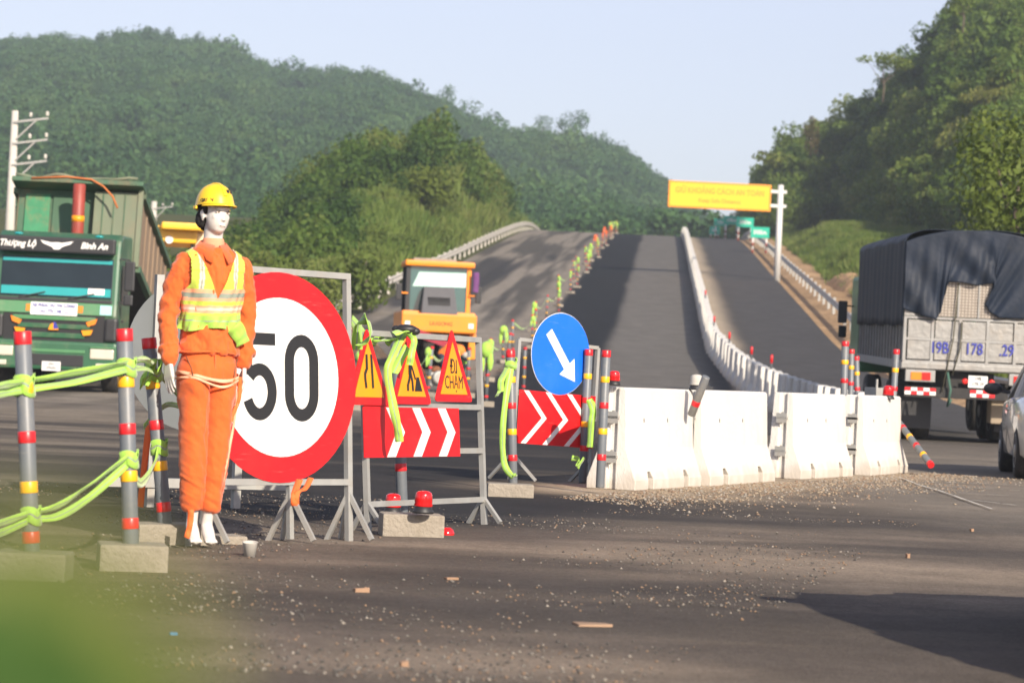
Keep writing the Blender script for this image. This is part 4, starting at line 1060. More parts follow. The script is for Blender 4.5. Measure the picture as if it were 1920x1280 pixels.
# ------------------------------------------------------------------ the mannequin
feet = G(392, 1026); mq = P(392, 665, 14.7)
MQ = thing('mannequin', 'white mannequin in orange overalls, lime safety vest and yellow helmet', 'mannequin', (mq.x - .004, 14.7, 0), (0, 0, R(24)))
MQ.scale = (.935, .95, 1)
TOR = [(1.02, .162, .118, 0), (1.08, .156, .114, 0), (1.16, .148, .108, 0), (1.22, .144, .104, -.002), (1.30, .156, .112, -.006), (1.38, .174, .120, -.008), (1.44, .184, .114, -.004), (1.485, .176, .098, .0), (1.515, .14, .082, .004), (1.54, .095, .072, .006), (1.565, .066, .064, .006)]
def tor(z):
    a = np.array(TOR); return [float(np.interp(z, a[:, 0], a[:, k])) for k in (1, 2, 3)]
SH = .160
armL = [(-SH, .0, 1.458), (-.212, .022, 1.33), (-.230, .03, 1.19), (-.230, .0, 1.07), (-.226, -.03, .965)]
armR = [(SH, .0, 1.458), (.208, .03, 1.33), (.224, .045, 1.19), (.218, .03, 1.07), (.208, .012, .965)]
b = MB()
# head (turned), neck
HC = Vector((.0, -.012, 1.725))
HM = Matrix.Translation(HC) @ Matrix.Rotation(R(12), 4, 'Z') @ Matrix.Rotation(R(2), 4, 'Y')
def hs(c, r, n=18): b.sphere(c, r, n, 0, HM)
hs((0, .018, .035), (.073, .092, .078), 24); hs((0, -.025, -.02), (.062, .066, .085), 24); hs((0, -.042, -.072), (.038, .040, .030))
hs((0, -.02, -.062), (.052, .055, .038)); hs((0, -.086, -.018), (.0095, .014, .024)); hs((0, -.094, -.030), (.0135, .0125, .010)); hs((0, -.078, .028), (.05, .016, .012))
hs((0, -.082, -.056), (.021, .0095, .0055)); hs((0, -.080, -.064), (.018, .0105, .006)); hs((.036, -.06, -.018), (.018, .018, .018)); hs((-.036, -.06, -.018), (.018, .018, .018))
for s in (-1, 1):
    hs((s*.072, .012, -.012), (.008, .018, .030), 14); hs((s*.078, .02, -.002), (.006, .016, .018), 12)
chain(b, [(0, .02, 1.50), (0, .012, 1.60), (0, .0, 1.67)], [.062, .054, .052], 20)
# trunk and limbs
loft(b, [(0, p[3], p[0], p[1]*.86, p[2]*.84) for p in TOR if p[0] < 1.53] , 24)
loft(b, [(0, 0, .86, .14, .1), (0, 0, .95, .15, .1), (0, 0, 1.04, .14, .1)], 20)
for A in (armL, armR): chain(b, A, [.05, .04, .036, .032, .024], 12)
legL = [(-.085, .0, .93), (-.075, -.01, .72), (-.062, -.012, .50), (-.052, .0, .30), (-.045, .008, .165)]
legR = [(.085, .0, .93), (.078, -.015, .72), (.062, -.02, .50), (.048, -.01, .30), (.04, .0, .165)]
for Lg in (legL, legR):
    chain(b, Lg, [.075, .065, .05, .045, .031], 12)
    a = Vector(Lg[-1]); chain(b, [a, a + Vector((0, .012, -.045)), a + Vector((0, -.02, -.085)), a + Vector((0, -.052, -.115)), a + Vector((0, -.075, -.122))], [.031, .033, .036, .034, .022], 12)
    for j in range(5):
        chain(b, [a + Vector((.022*(j-2)/2*1.1, -.06, -.118)), a + Vector((.026*(j-2)/2*1.1, -.088, -.126))], [.0105, .0085], 8)
hand(b, (-.236, -.034, .955), (.02, -.22, -1), (.9, .25, 0), .185, .42, -1)
hand(b, (.215, .01, .955), (-.02, -.12, -1), (-.9, .3, 0), .185, .45, 1)
body = fuse(b, 'body', M_skin, .0055, 3, MQ)
# painted eyes, brows, lips
M_eye = mat('painted_eye', (.12, .085, .06), .5); M_lip = mat('painted_lip', (.62, .50, .44), .5)
def face_bit(name, polyf, m):
    o = MB()
    polyf(o); o.build(name, m, body)
def almond(o, c, w, h, dz=0, m=0):
    pts = [(c[0] + w*math.cos(a), c[1] + abs(math.sin(a))**.8*h*math.copysign(1, math.sin(a)) + dz*math.cos(a)) for a in [2*math.pi*i/16 for i in range(16)]]
    o.prism(pts[::-1], c[2] - .0012, c[2] + .004, m, HM)
for s in (-1, 1):
    face_bit('eye', lambda o: almond(o, (s*.029, .006, -.0815), .0145, .0045, -s*.001), mat('eye_white', (.55, .5, .45), .5))
    face_bit('iris', lambda o: almond(o, (s*.027, .007, -.0835), .0055, .005), M_eye)
    face_bit('eyelash', lambda o: almond(o, (s*.030, .0115, -.0838), .0165, .0018, -s*.001), M_eye)
    face_bit('eyebrow', lambda o: almond(o, (s*.031, .030, -.0850), .019, .0022, -s*.002), mat('painted_brow', (.3, .24, .2), .6))
face_bit('lips', lambda o: almond(o, (0, -.0595, -.0915), .017, .0035), M_lip)
# hair
hb = MB(); 
def hh(c, r): hb.sphere(c, r, 18, 0, HM)
hh((0, .040, .028), (.079, .083, .074)); hh((-.052, .058, -.028), (.032, .045, .05)); hh((.052, .058, -.028), (.032, .045, .05)); hh((0, .085, -.035), (.062, .032, .055)); hh((-.066, -.002, .022), (.013, .022, .03)); hh((.066, -.002, .022), (.013, .022, .03))
fuse(hb, 'hair', M_hair, .006, 2, MQ, lambda co: (vnoise(co[:, 0]*60, co[:, 2]*40 + co[:, 1]*60, 1, 5) - .5)*.008)
# helmet
HEL = Matrix.Translation(HC) @ Matrix.Rotation(R(12), 4, 'Z') @ Matrix.Rotation(R(-4), 4, 'X') @ Matrix.Translation((0, .012, .045))
hm = MB(); vs = []; n = 40; rows = 14
for i in range(rows + 1):
    t_ = i/rows; zz = math.sin(t_*math.pi/2); rr_ = math.cos(t_*math.pi/2)**.8
    for k in range(n):
        w = 2*math.pi*k/n; rx, ry = .101, .122
        fl = 1 + (.035 if i == 0 else .012 if i == 1 else 0)
        vs.append((rx*rr_*math.cos(w)*fl, ry*rr_*math.sin(w)*fl, .112*zz - (.02*(1 - t_)*(math.sin(w) > 0)*math.sin(w))))
fs = [(i*n+k, i*n+(k+1) % n, (i+1)*n+(k+1) % n, (i+1)*n+k) for i in range(rows) for k in range(n)]
hm.add(vs, fs, 0, True, HEL)
# inner side
hm.add([(x*.965, y*.965, z*.965 - .001) for x, y, z in vs], [f[::-1] for f in fs], 0, True, HEL)
hel = hm.build('helmet', M_helmet, MQ)
rd = MB()
for i in range(14):      # crown ridge
    a0, a1 = math.pi*(.10 + .8*i/14), math.pi*(.10 + .8*(i+1)/14)
    f = lambda a, r: (0, -math.cos(a)*.122*r, math.sin(a)**.9*.112*r)
    p, q = Vector(f(a0, 1.0)), Vector(f(a1, 1.0)); u, v = Vector(f(a0, 1.07)), Vector(f(a1, 1.07)); e = Vector((.012, 0, 0))
    rd.add([p-e, p+e, u+e*.7, u-e*.7, q-e, q+e, v+e*.7, v-e*.7], [(0, 3, 2, 1), (4, 5, 6, 7), (3, 7, 6, 2), (0, 4, 7, 3), (1, 2, 6, 5)], 0, False, HEL)
rd.build('helmet_ridge', M_helmet, hel)
vz = MB(); vs = []; nn_ = 22
for i in range(nn_ + 1):
    a = math.pi*(1.08 + .84*i/nn_); c_, s_ = math.cos(a), math.sin(a); k = math.sin(math.pi*i/nn_)**.6
    for (f, dz) in ((.99, .002), (.99, -.004), (1.03 + .30*k, -.012 - .004*k), (1.03 + .30*k, -.007 - .004*k)): vs.append((.101*c_*(1 + (f-1)*.5), .122*s_*f, dz))
fs = [];
for i in range(nn_):
    a = i*4; b_ = a + 4; fs += [(a, b_, b_+3, a+3), (a+3, b_+3, b_+2, a+2), (a+2, b_+2, b_+1, a+1), (a+1, b_+1, b_, a)]
vz.add(vs, fs, 0, True, HEL).build('helmet_visor', M_helmet, hel)
MB().box((0.022, -.104, .066), (.017, .006, .017), 0, HEL).build('helmet_badge', M_black, hel); MB().box((0.048, -.094, .066), (.009, .006, .017), 0, HEL).build('helmet_badge', M_black, hel)
te = text_mesh('GREEN', .026, M_black, 'helmet_lettering', hel, (0, 0, 0), .001, .02)
te.matrix_local = HEL @ Matrix.Translation((-.085, -.062, .018)) @ Matrix.Rotation(R(-58), 4, 'Z') @ Matrix.Rotation(R(78), 4, 'X')
for s in (-1, 1): MB().box((s*.1045, .03, -.012), (.01, .03, .016), 0, HEL).build('helmet_clip', M_helmet, hel, .002)
# jacket
j = MB()
loft(j, [(0, p[3], p[0], p[1] + .003, p[2] + .004) for p in TOR[:-1]], 32)
for A in (armL, armR):
    A = [Vector(q) for q in A]; s = -1 if A[0].x < 0 else 1
    j.sphere(A[0] + Vector((-s*.012, 0, -.005)), (.055, .060, .052), 16)
    chain(j, [A[0], A[1], A[2], A[3], A[3].lerp(A[4], .6)], [.055, .054, .050, .046, .045], 16)
    chain(j, [A[3].lerp(A[4], .6), A[4] + Vector((0, 0, .0))], [.046, .037], 16)
    j.sphere(A[3].lerp(A[4], .45), (.054, .054, .03), 14)
loft(j, [(0, 0, 1.005, .168, .124), (0, 0, 1.05, .166, .122)], 32)
def jn(co):
    x, y, z = co[:, 0], co[:, 1], co[:, 2]; arm = sstep(.19, .215, np.abs(x))*(z < 1.42)
    a = (np.abs(vnoise(x*14 + y*10, z*11 + x*9, 1, 3, 3) - .5)*-2 + .45)*.026
    c = (np.abs(vnoise(y*12 + x*4 + 5, z*26 + y*14, 1, 13, 2) - .5)*-2 + .5)*.026
    e = np.exp(-((z - 1.0)/.05)**2) + np.exp(-((z - 1.2)/.07)**2)*.6
    d = (np.abs(vnoise(x*30 + z*9 + 2, z*20 - x*14 + y*18, 1, 19, 2) - .5)*-2 + .4)*.009
    return a*(1 - arm*.4) + c*arm*e + d
jacket = fuse(j, 'jacket', M_orange, .0065, 4, MQ, jn)
# collar: two leaves
for s in (-1, 1):
    c = MB(); vs = []; N1 = 10
    for i in range(N1 + 1):
        a = math.pi*(1.5 + s*(.06 + .86*i/N1)); cc, ss = math.cos(a), math.sin(a)
        wdt = .052 if i > 1 else .075
        top = Vector((.070*cc, .068*ss + .004, 1.594 - .034*(1 - i/N1))); low = Vector((.120*cc, .106*ss - .002, 1.545 - .045*(1 - i/N1)))
        if i <= 1: low += Vector((s*.022, -.034 + .01*i, -.035 + .012*i))
        vs += [top, low, low*1 + Vector((cc*.004, ss*.004, .003)), top + Vector((cc*.004, ss*.004, .003))]
    fs = []
    for i in range(N1):
        a = i*4; b_ = a + 4; fs += [(a, a+1, b_+1, b_), (a+1, a+2, b_+2, b_+1), (a+2, a+3, b_+3, b_+2), (a+3, a, b_, b_+3)]
    c.add(vs, fs, 0, True).build('collar', M_orange, MQ)
# front placket and hem flap
pl_ = MB(); 
for i in range(22):
    z0 = 1.03 + i*.022; z1 = z0 + .022; r0, r1 = tor(z0), tor(z1)
    pl_.add([(-.020, r0[2] - r0[1] - .010, z0), (.020, r0[2] - r0[1] - .010, z0), (.020, r1[2] - r1[1] - .010, z1), (-.020, r1[2] - r1[1] - .010, z1), (-.022, r0[2] - r0[1] + .004, z0), (.022, r0[2] - r0[1] + .004, z0), (.022, r1[2] - r1[1] + .004, z1), (-.022, r1[2] - r1[1] + .004, z1)], [(0, 1, 2, 3), (0, 3, 7, 4), (1, 5, 6, 2)], 0, True)
pl_.build('placket', M_orange, jacket)
for A in (armL, armR):
    e_ = Vector(A[4]); MB().tube([e_ + Vector((0, .004, .032)), e_ + Vector((0, 0, -.004))], [.043, .041], 18).build('cuff', M_orange, jacket)
hb2 = []
for i in range(40):
    a = 2*math.pi*i/40; hb2.append(Vector((.171*math.cos(a), .127*math.sin(a), 1.012 + .004*math.sin(3*a))))
MB().tube(hb2 + hb2[:1], .006, 6, caps=False).build('hem', M_orange, jacket)
for s in (-1, 1):     # hip pockets cut slantwise and the side seams
    MB().tube([(s*.148, -.066, .985), (s*.125, -.096, .93), (s*.118, -.108, .89)], .0035, 5).build('pocket_seam', M_rust, MQ)
MB().tube([(.0, -.122, 1.0), (.0, -.130, .93), (.0, -.118, .87)], .004, 5).build('fly_seam', M_orange, MQ)
# scarf at the neck
MB().lathe([(.060, 1.545), (.066, 1.56), (.060, 1.588), (.056, 1.60)], 24).build('neck_scarf', mat('faded_salmon_cloth', (.72, .30, .17), .9, var=.2, scale=20), MQ, loc=(0, .004, 0))
# trousers
tr = MB()
loft(tr, [(0, 0, 1.06, .140, .102), (0, 0, 1.0, .150, .112), (0, .0, .93, .162, .122), (0, 0, .87, .160, .118)], 32)
for Lg in (legL, legR):
    Lg = [Vector(q) for q in Lg]; s = -1 if Lg[0].x < 0 else 1
    loft(tr, [(s*.074, 0, .96, .080, .110), (s*.076, 0, .86, .082, .108), (s*.074, -.004, .76, .077, .098), (s*.068, -.010, .62, .070, .084), (s*.064, -.012, .50, .069, .078), (s*.056, -.008, .36, .062, .068), (s*.048, .0, .25, .056, .060), (s*.044, .004, .205, .053, .055)], 24)
def tn(co):
    x, y, z = co[:, 0], co[:, 1], co[:, 2]
    v = (np.abs(vnoise(x*13 + z*3.5 + y*8, z*5 - x*4, 1, 23, 3) - .5)*-2 + .5)*.032
    lo = (np.abs(vnoise(x*9 + y*9, z*22 + x*16, 1, 29, 2) - .5)*-2 + .5)*.016*sstep(.6, .25, z)
    d = (np.abs(vnoise(x*22 + y*12, z*26 + x*20, 1, 31, 2) - .5)*-2 + .4)*.005
    return (v*.8 + lo + d)*sstep(1.0, .9, z)
fuse(tr, 'trousers', M_orange, .007, 4, MQ, tn)
# vest: a shell round the trunk, cut at neck, arms and hem; bands by face
VN = 300; zs = np.linspace(1.125, 1.545, 130)
vv = []; keep = {}
vb = MB()
def vpt(a, z, e):
    rx, ry, yo = tor(z); ga = .012*max(0, 1.2 - z)/.08
    wr = .0045*math.sin(a*7 + z*22) + .002*math.sin(a*17 - z*45); wr *= 1 + 2.0*max(0, (1.2 - z)/.08)
    sh = .024 if z > 1.43 else .019
    return Vector(((rx + sh + e + wr)*math.cos(a), yo + (ry + sh + e + wr)*math.sin(a), z + (.012*math.sin(3*a) if z < 1.16 else 0)))
def vin(a, z):
    x = math.cos(a)*tor(z)[0]; front = math.sin(a) < 0
    if front:
        neck = abs(x + .004) < (z - 1.285)*.40 - .0
        if neck: return False
    else:
        if z > 1.50 and abs(x) < .05: return False
    if z > 1.265:
        lim = .118 + .055*max(0, (1.36 - z)/.095)*1.0 if z < 1.36 else .118
        if abs(x) > lim*1.12 and abs(math.cos(a)) > .55: return False
    return True
def vmat(a, z):
    x = math.cos(a)*tor(z)[0]
    zz = z - .012*math.sin(a + .6)
    if 1.325 < zz < 1.345 or 1.282 < zz < 1.300: return 2
    if 1.300 <= zz <= 1.325: return 1
    if 1.222 < zz < 1.236 or 1.250 < zz < 1.262: return 2
    if 1.236 <= zz <= 1.250: return 3
    if zz > 1.345 and .076 < abs(x) < .098: return 1 if .083 < abs(x) < .091 else 3
    if 1.178 < zz < 1.184: return 1
    if zz < 1.21: return 4
    return 0
idx = {}
for iz in range(len(zs)-1):
    for k in range(VN):
        a0, a1 = 2*math.pi*k/VN, 2*math.pi*(k+1)/VN; am, zm = (a0+a1)/2, (zs[iz]+zs[iz+1])/2
        if not vin(am, zm): continue
        q = []
        for (a, z, e) in ((a0, zs[iz], 0), (a1, zs[iz], 0), (a1, zs[iz+1], 0), (a0, zs[iz+1], 0)):
            ky = (round(a % (2*math.pi), 5), round(float(z), 5))
            if ky not in idx: idx[ky] = len(vb.v); vb.v.append(tuple(vpt(a, z, e)))
            q.append(idx[ky])
        vb.f.append(q); vb.m.append(vmat(am, zm)); vb.s.append(True)
vest = vb.build('safety_vest', [M_limey, M_refl, M_pinkb, M_pinkr, M_lime], MQ)
bake(vest, ('SOLIDIFY', dict(thickness=.004, offset=1)))
# vest tail hanging on one side, sash ribbon round the thighs
ribbon([(.10, -.125, 1.15), (.145, -.112, 1.10), (.17, -.085, 1.06)], .085, None, M_lime, 'vest_tail', None, side=(1, 0, .8), parent=MQ, stripe=False)
M_sash = mat('pale_salmon_tape', (.80, .42, .26), .7, var=.2, scale=12)
sash = [(.178*math.cos(a) + 0, .138*math.sin(a), .885 + .018*math.sin(2*a + 1)) for a in [math.pi*(.9 + 1.2*i/14) for i in range(15)]]
ribbon(sash, .018, None, M_sash, 'thigh_tape', None, side=(0, 0, 1), parent=MQ, stripe=False, n=3)
ribbon([(x, y*1.02, z - .022 - .008*math.sin(i)) for i, (x, y, z) in enumerate(sash)], .012, None, M_sash, 'thigh_tape', None, side=(0, 0, 1), parent=MQ, stripe=False, n=3)
ribbon([(.168, -.06, .89), (.175, -.05, .78), (.135, -.06, .69), (.125, -.08, .66)], .022, None, M_orrib, 'thigh_tape', None, side=(1, 0, .3), parent=MQ, stripe=False)
ribbon([(.175, -.04, .88), (.15, -.055, .66), (.12, -.07, .50), (.10, -.06, .35)], .014, None, M_sash, 'thigh_tape', None, side=(1, 0, .3), parent=MQ, stripe=False)
# support pipe the figure is tied to
MB().bar((-.03, .105, 0), (-.03, .105, .40), .03).build('support_post', M_galv, MQ)

# ------------------------------------------------------------------ stooping worker beside a plate compactor, beyond the triangle signs
wp = P(836, 728, 66); wz = float(prof(66))
WK = thing('person', 'worker bent double in a lime and orange vest near the roller', 'person', (wp.x, 66, wz), (0, 0, R(70)))
w = MB()
chain(w, [(-.09, .05, .06), (-.09, .0, .45), (-.08, .10, .82)], [.05, .055, .085], 10); chain(w, [(.09, -.10, .06), (.10, -.06, .45), (.08, .10, .82)], [.05, .055, .085], 10)
chain(w, [(-.09, .06, .04), (-.09, -.10, .035)], [.045, .04], 8); chain(w, [(.09, -.09, .04), (.09, -.24, .035)], [.045, .04], 8)
chain(w, [(0, .12, .84), (0, -.05, .95), (0, -.28, .93), (0, -.36, .86)], [.13, .14, .15, .09], 12)
chain(w, [(-.17, -.30, .92), (-.2, -.36, .66), (-.14, -.5, .45)], [.055, .042, .032], 8); chain(w, [(.17, -.30, .92), (.2, -.38, .66), (.14, -.52, .46)], [.055, .042, .032], 8)
w.sphere((0, -.47, .83), (.08, .10, .11), 12)
hand(w, (-.14, -.5, .45), (.1, -.4, -.8), (0, .5, -.3), .17, .5, 1); hand(w, (.14, -.52, .46), (-.1, -.4, -.8), (0, .5, -.3), .17, .5, -1)
fuse(w, 'body', mat('worker_dark_blue_cloth', (.03, .035, .06), .9), .02, 3, WK)
v = MB(); chain(v, [(0, .10, .87), (0, -.05, .97), (0, -.28, .95)], [.14, .155, .165], 14); fuse(v, 'safety_vest', mat('worker_vest', (.80, .22, .03), .8, var=.3, scale=3), .02, 3, WK)
chain(MB(), [(0, 0, 0), (0, 0, .1)], [.1, .1])
v = MB(); chain(v, [(-.18, -.31, .92), (-.2, -.36, .68)], [.062, .052], 10); chain(v, [(.18, -.31, .92), (.2, -.37, .68)], [.062, .052], 10); fuse(v, 'sleeves', M_lime, .016, 3, WK)
MB().sphere((0, -.475, .86), (.095, .115, .085), 16).build('cap', M_paper, WK)
cp = P(815, 725, 65.4)
t = thing('plate_compactor', 'small grey engine machine on the ground beside the bent worker', 'machine', (cp.x, 65.4, float(prof(65.4))), (0, 0, .4))
MB().bb((-.3, -.22, .02), (.3, .22, .10)).build('base_plate', M_blackp, t, .02); MB().bb((-.18, -.16, .14), (.16, .16, .46)).build('engine', M_galv, t, .03)
MB().lathe([(.12, -.06), (.16, -.04), (.16, .04), (.12, .06)], 16, 0, Matrix.Translation((.0, -.24, .34)) @ Matrix.Rotation(R(90), 4, 'X')).build('flywheel', M_galv, t)
for s in (-1, 1): MB().tube([(-.2, s*.18, .2), (-.45, s*.18, .6), (-.6, s*.18, .9)], .02, 8).build('handle', M_rust, t)
MB().sphere((0, 0, .52), (.14, .12, .09), 12).build('fuel_tank', M_rust, t)
# ------------------------------------------------------------------ vehicles
M_tyre = mat('tyre_rubber', (.022, .021, .020), .9, var=.3, scale=10, dirt=(.12, .10, .08), dirt_amt=.5)
M_rim = mat('wheel_rim', (.35, .34, .32), .45, .6, var=.2)
M_glass = mat('vehicle_glass', (.012, .02, .024), .12, var=.5, scale=1.5, spec=.45)
M_glasst = mat('teal_sunstrip_glass', (.02, .30, .30), .15, var=.1, spec=.8)
M_tgreen = mat('truck_green_paint', (.025, .105, .05), .45, var=.2, scale=3, dirt=(.22, .20, .13), dirt_amt=.5, coat=.15)
M_tgreen2 = mat('truck_pale_green_paint', (.07, .21, .09), .45, var=.15, scale=3, dirt=(.25, .24, .15), dirt_amt=.4, coat=.15)
M_bodyg = mat('weathered_green_steel', (.05, .115, .065), .7, var=.3, scale=2.5, dirt=(.24, .13, .07), dirt_amt=.7, stretch=(1, 1, .35))
M_bodyp = mat('pale_weathered_steel', (.14, .17, .11), .7, var=.25, scale=2.5, dirt=(.22, .16, .1), dirt_amt=.6, stretch=(1, 1, .3))
M_bodyb = mat('dusty_brown_steel', (.24, .17, .11), .8, var=.2, scale=2, dirt=(.13, .09, .06), dirt_amt=.5, stretch=(1, 1, .35))
M_redram = mat('dull_red_paint', (.28, .045, .03), .5, var=.2, dirt=(.2, .1, .07), dirt_amt=.5)
M_lens = mat('headlamp_glass', (.55, .52, .42), .15, var=.15, spec=.8, coat=.5)
M_amber = mat('amber_lens', (.75, .22, .02), .25); M_redl = mat('red_lens', (.6, .02, .015), .25)
M_alu = mat('aluminium_sheet', (.29, .285, .27), .5, .45, var=.2, scale=5, bump=.5, bscale=9, dirt=(.35, .29, .22), dirt_amt=.4)
M_steelf = mat('grey_steel_frame', (.30, .30, .29), .6, .3, var=.25, dirt=(.25, .17, .1), dirt_amt=.4)
M_chas = mat('dark_chassis', (.025, .024, .024), .8, var=.3, dirt=(.10, .085, .07), dirt_amt=.4)
M_tarp = mat('navy_tarpaulin', (.012, .019, .034), .6, var=.35, scale=2.5, spec=.25, bump=.3, bscale=14, dirt=(.045, .047, .05), dirt_amt=.5)
M_plate = mat('number_plate', (.72, .72, .70), .5); M_ink = mat('blue_ink', (.03, .04, .30), .5); M_ora = mat('orange_machine_paint', (.85, .26, .01), .42, var=.1, scale=3, dirt=(.4, .22, .09), dirt_amt=.35)
M_decal = mat('decal_white', (.78, .77, .74), .5)

def wheel(parent, c, r, w, name='wheel', dual=False):
    MR = Matrix.Rotation(R(90), 4, 'Y')
    o = MB().lathe([(r*.6, -w/2), (r*.93, -w/2), (r, -w/2*.75), (r, w/2*.75), (r*.93, w/2), (r*.6, w/2)], 28, 0, MR).build(name, M_tyre, parent, loc=c)
    MB().lathe([(.03, -w/2 - .012), (r*.22, -w/2 - .01), (r*.3, -w/2*.5), (r*.52, -w/2*.55), (r*.6, -w/2 - .004), (r*.6, w/2 + .004), (r*.52, w/2*.55), (r*.3, w/2*.5), (r*.22, w/2 + .01), (.03, w/2 + .012)], 24, 0, MR).build('rim', M_rim, o)
    return o

# --- green tipper, facing the camera (local front = -y, origin on the ground under the nose)
tx = P(97, 700, 55).x
T = thing('tipper_truck', 'dark green tipper truck with raised load body and a white banner on its nose', 'truck', (tx, 55, float(prof(55))), (0, 0, R(.6)))
def cabsec(pts, y0, y1, m, name, bev=.03, par=T): return MB().prism(pts, y0, y1, 0).build(name, m, par, bev)
Mx = Matrix.Rotation(R(-90), 4, 'Z')
# cab as a side profile swept across its width
prf = [(0.02, .95), (-.02, 1.5), (.02, 1.72), (.16, 2.62), (.28, 2.98), (.6, 3.1), (2.0, 3.12), (2.0, .95)]   # (y, z)
vs = [(-1.2, y, z) for y, z in prf] + [(1.2, y, z) for y, z in prf]; n = len(prf)
MB().add(vs, [list(range(n)), list(range(2*n-1, n-1, -1))] + [(i, n+i, n+(i+1) % n, (i+1) % n) for i in range(n)]).build('cab', M_tgreen, T, .06)
def front_panel(name, x0, x1, z0, z1, m, proud=.012, bev=.01, par=T, tk=.02):
    fy = lambda z: float(np.interp(z, [.95, 1.5, 1.72, 2.62, 2.98, 3.1], [.02, -.02, .02, .16, .28, .6]))
    vs = []
    for d in (proud, proud - tk):
        for z in (z0, z1):
            for x in (x0, x1): vs.append((x, fy(z) - d, z))
    return MB().add(vs, [(0, 1, 3, 2), (4, 6, 7, 5), (0, 4, 5, 1), (2, 3, 7, 6), (0, 2, 6, 4), (1, 5, 7, 3)]).build(name, m, par, bev)
front_panel('windscreen', -1.08, 1.08, 1.82, 2.60, M_glass, .014); front_panel('sunstrip', -1.06, 1.06, 2.50, 2.57, M_glasst, .03, .0, tk=.008); front_panel('dashboard_strip', -1.06, 1.06, 1.86, 2.02, M_glasst, .024, 0, tk=.006)
front_panel('windscreen_sticker', .62, .94, 1.90, 2.02, M_decal, .030, 0, tk=.004)
vz = MB(); vz.bb((-1.12, -.12, 2.68), (1.12, .10, 2.98)).build('sun_visor', M_blackp, T, .03)
for s in (-1, 1): MB().sphere((s*.78, .1, 3.03), (.09, .05, .03), 10).build('roof_lamp', M_glasst, T)
text_mesh('Thượng Lộ', .17, M_decal, 'visor_lettering', T, (-.76, -.122, 2.83), .002, .03, .9, shear=.3); text_mesh('Bình An', .17, M_decal, 'visor_lettering', T, (.72, -.122, 2.83), .002, .03, .95, shear=.3)
MB().prism([(-.32, .08), (-.1, .04), (0, .05), (.1, .04), (.32, .08), (.26, .02), (.1, -.04), (.05, -.09), (-.05, -.09), (-.1, -.04), (-.26, .02)][::-1], -.005, 0).build('winged_emblem', M_decal, T, loc=(0, -.122, 2.83))
front_panel('nose_panel', -1.12, 1.12, 1.50, 1.73, M_tgreen2, .03, .02); front_panel('wiper_tray', -1.1, 1.1, 1.735, 1.80, M_blackp, .035, .01)
for s in (-.7, .25): MB().bar((s, -.03, 1.8), (s + .5, -.0, 1.92), .02).build('wiper', M_blackp, T)
bn = front_panel('banner', -.46, .44, 1.475, 1.715, M_decal, .045, 0, tk=.008)
text_mesh('XE PHỤC VỤ THI CÔNG', .082, M_ink, 'banner_lettering', bn, (-.01, -.058, 1.66), .001, .02, .92, rot=(R(88), 0, 0)); text_mesh('CAO TỐC  NB - LC', .082, M_ink, 'banner_lettering', bn, (-.01, -.066, 1.545), .001, .02, .85, rot=(R(92), 0, 0))
for s in (-1, 1): front_panel('orange_reflector', s*.50 - .05 - .0, s*.50 + .05, 1.54, 1.67, M_amber, .04, 0, tk=.006)
front_panel('blue_sticker', .88, 1.1, 1.52, 1.70, mat('cyan_sticker', (.35, .6, .68), .5), .036, 0, tk=.004)
# grille
front_panel('grille_recess', -.98, .98, .98, 1.49, M_blackp, .004, 0)
for i, (z0, z1) in enumerate([(1.38, 1.46), (1.22, 1.31), (1.04, 1.14)]):
    w = [.80, .70, .60][i]; front_panel('grille_bar', -w, w, z0, z1, M_tgreen2 if i == 0 else M_tgreen, .03, .012)
for s in (-1, 1):
    MB().prism([(s*.62, 1.36), (s*.84, 1.44), (s*.80, 1.33), (s*.66, 1.28)][::-s], -.06, -.03).build('orange_decal', M_amber, T)
    MB().prism([(s*.54, 1.20), (s*.76, 1.22), (s*.72, 1.12), (s*.58, 1.10)][::-s], -.06, -.03).build('yellow_decal', M_signyel, T)
MB().prism([(-.10, 1.19), (.10, 1.19), (.06, 1.30), (0, 1.33), (-.06, 1.30)], -.065, -.03).build('badge', M_signyel, T); MB().prism([(.0, 1.21), (.10, 1.22), (.04, 1.34), (0, 1.35)], -.07, -.066).build('badge', M_ink, T)
# corner pillars, bumper, lamps
for s in (-1, 1): MB().bb((s*.98, -.06, 1.0), (s*1.22, .3, 1.46)).build('corner_panel', M_blackp, T, .05)
bp_ = MB().bb((-1.25, -.16, .42), (1.25, .35, .98)).build('bumper', M_tgreen, T, .06)
MB().bb((-.62, -.175, .50), (.62, -.15, .72)).build('bumper_grille', M_blackp, bp_, .01); MB().bb((-.64, -.18, .76), (.64, -.155, .82)).build('bumper_trim', M_tgreen2, bp_, .008)
for s in (-1, 1):
    MB().bb((s*.74, -.19, .66), (s*1.20, -.12, .86)).build('headlight', M_lens, T, .03); MB().bb((s*.86, -.185, .48), (s*1.14, -.14, .58)).build('fog_light', M_lens, T, .02)
    MB().bb((s*.74, -.20, .87), (s*1.22, -.15, .90)).build('lamp_trim', M_tgreen2, T, .008)
lp = MB().bb((-.17, -.20, .40), (.19, -.185, .58)).build('number_plate', M_plate, T, .004); text_mesh('29H', .07, M_black, 'plate_lettering', lp, (.01, -.203, .53), .001, .02); text_mesh('574.82', .07, M_black, 'plate_lettering', lp, (.01, -.203, .455), .001, .02)
for s in (-1, 1):
    MB().bb((s*1.30, .10, 2.0), (s*1.50, .18, 2.58)).build('mirror', M_blackp, T, .03); MB().bb((s*1.30, .10, 1.72), (s*1.48, .18, 1.93)).build('mirror', M_blackp, T, .03)
    MB().bar((s*1.2, .14, 2.62), (s*1.40, .14, 2.60), .03).build('mirror_arm', M_blackp, T); MB().bar((s*1.2, .14, 1.78), (s*1.34, .14, 1.78), .03).build('mirror_arm', M_blackp, T)
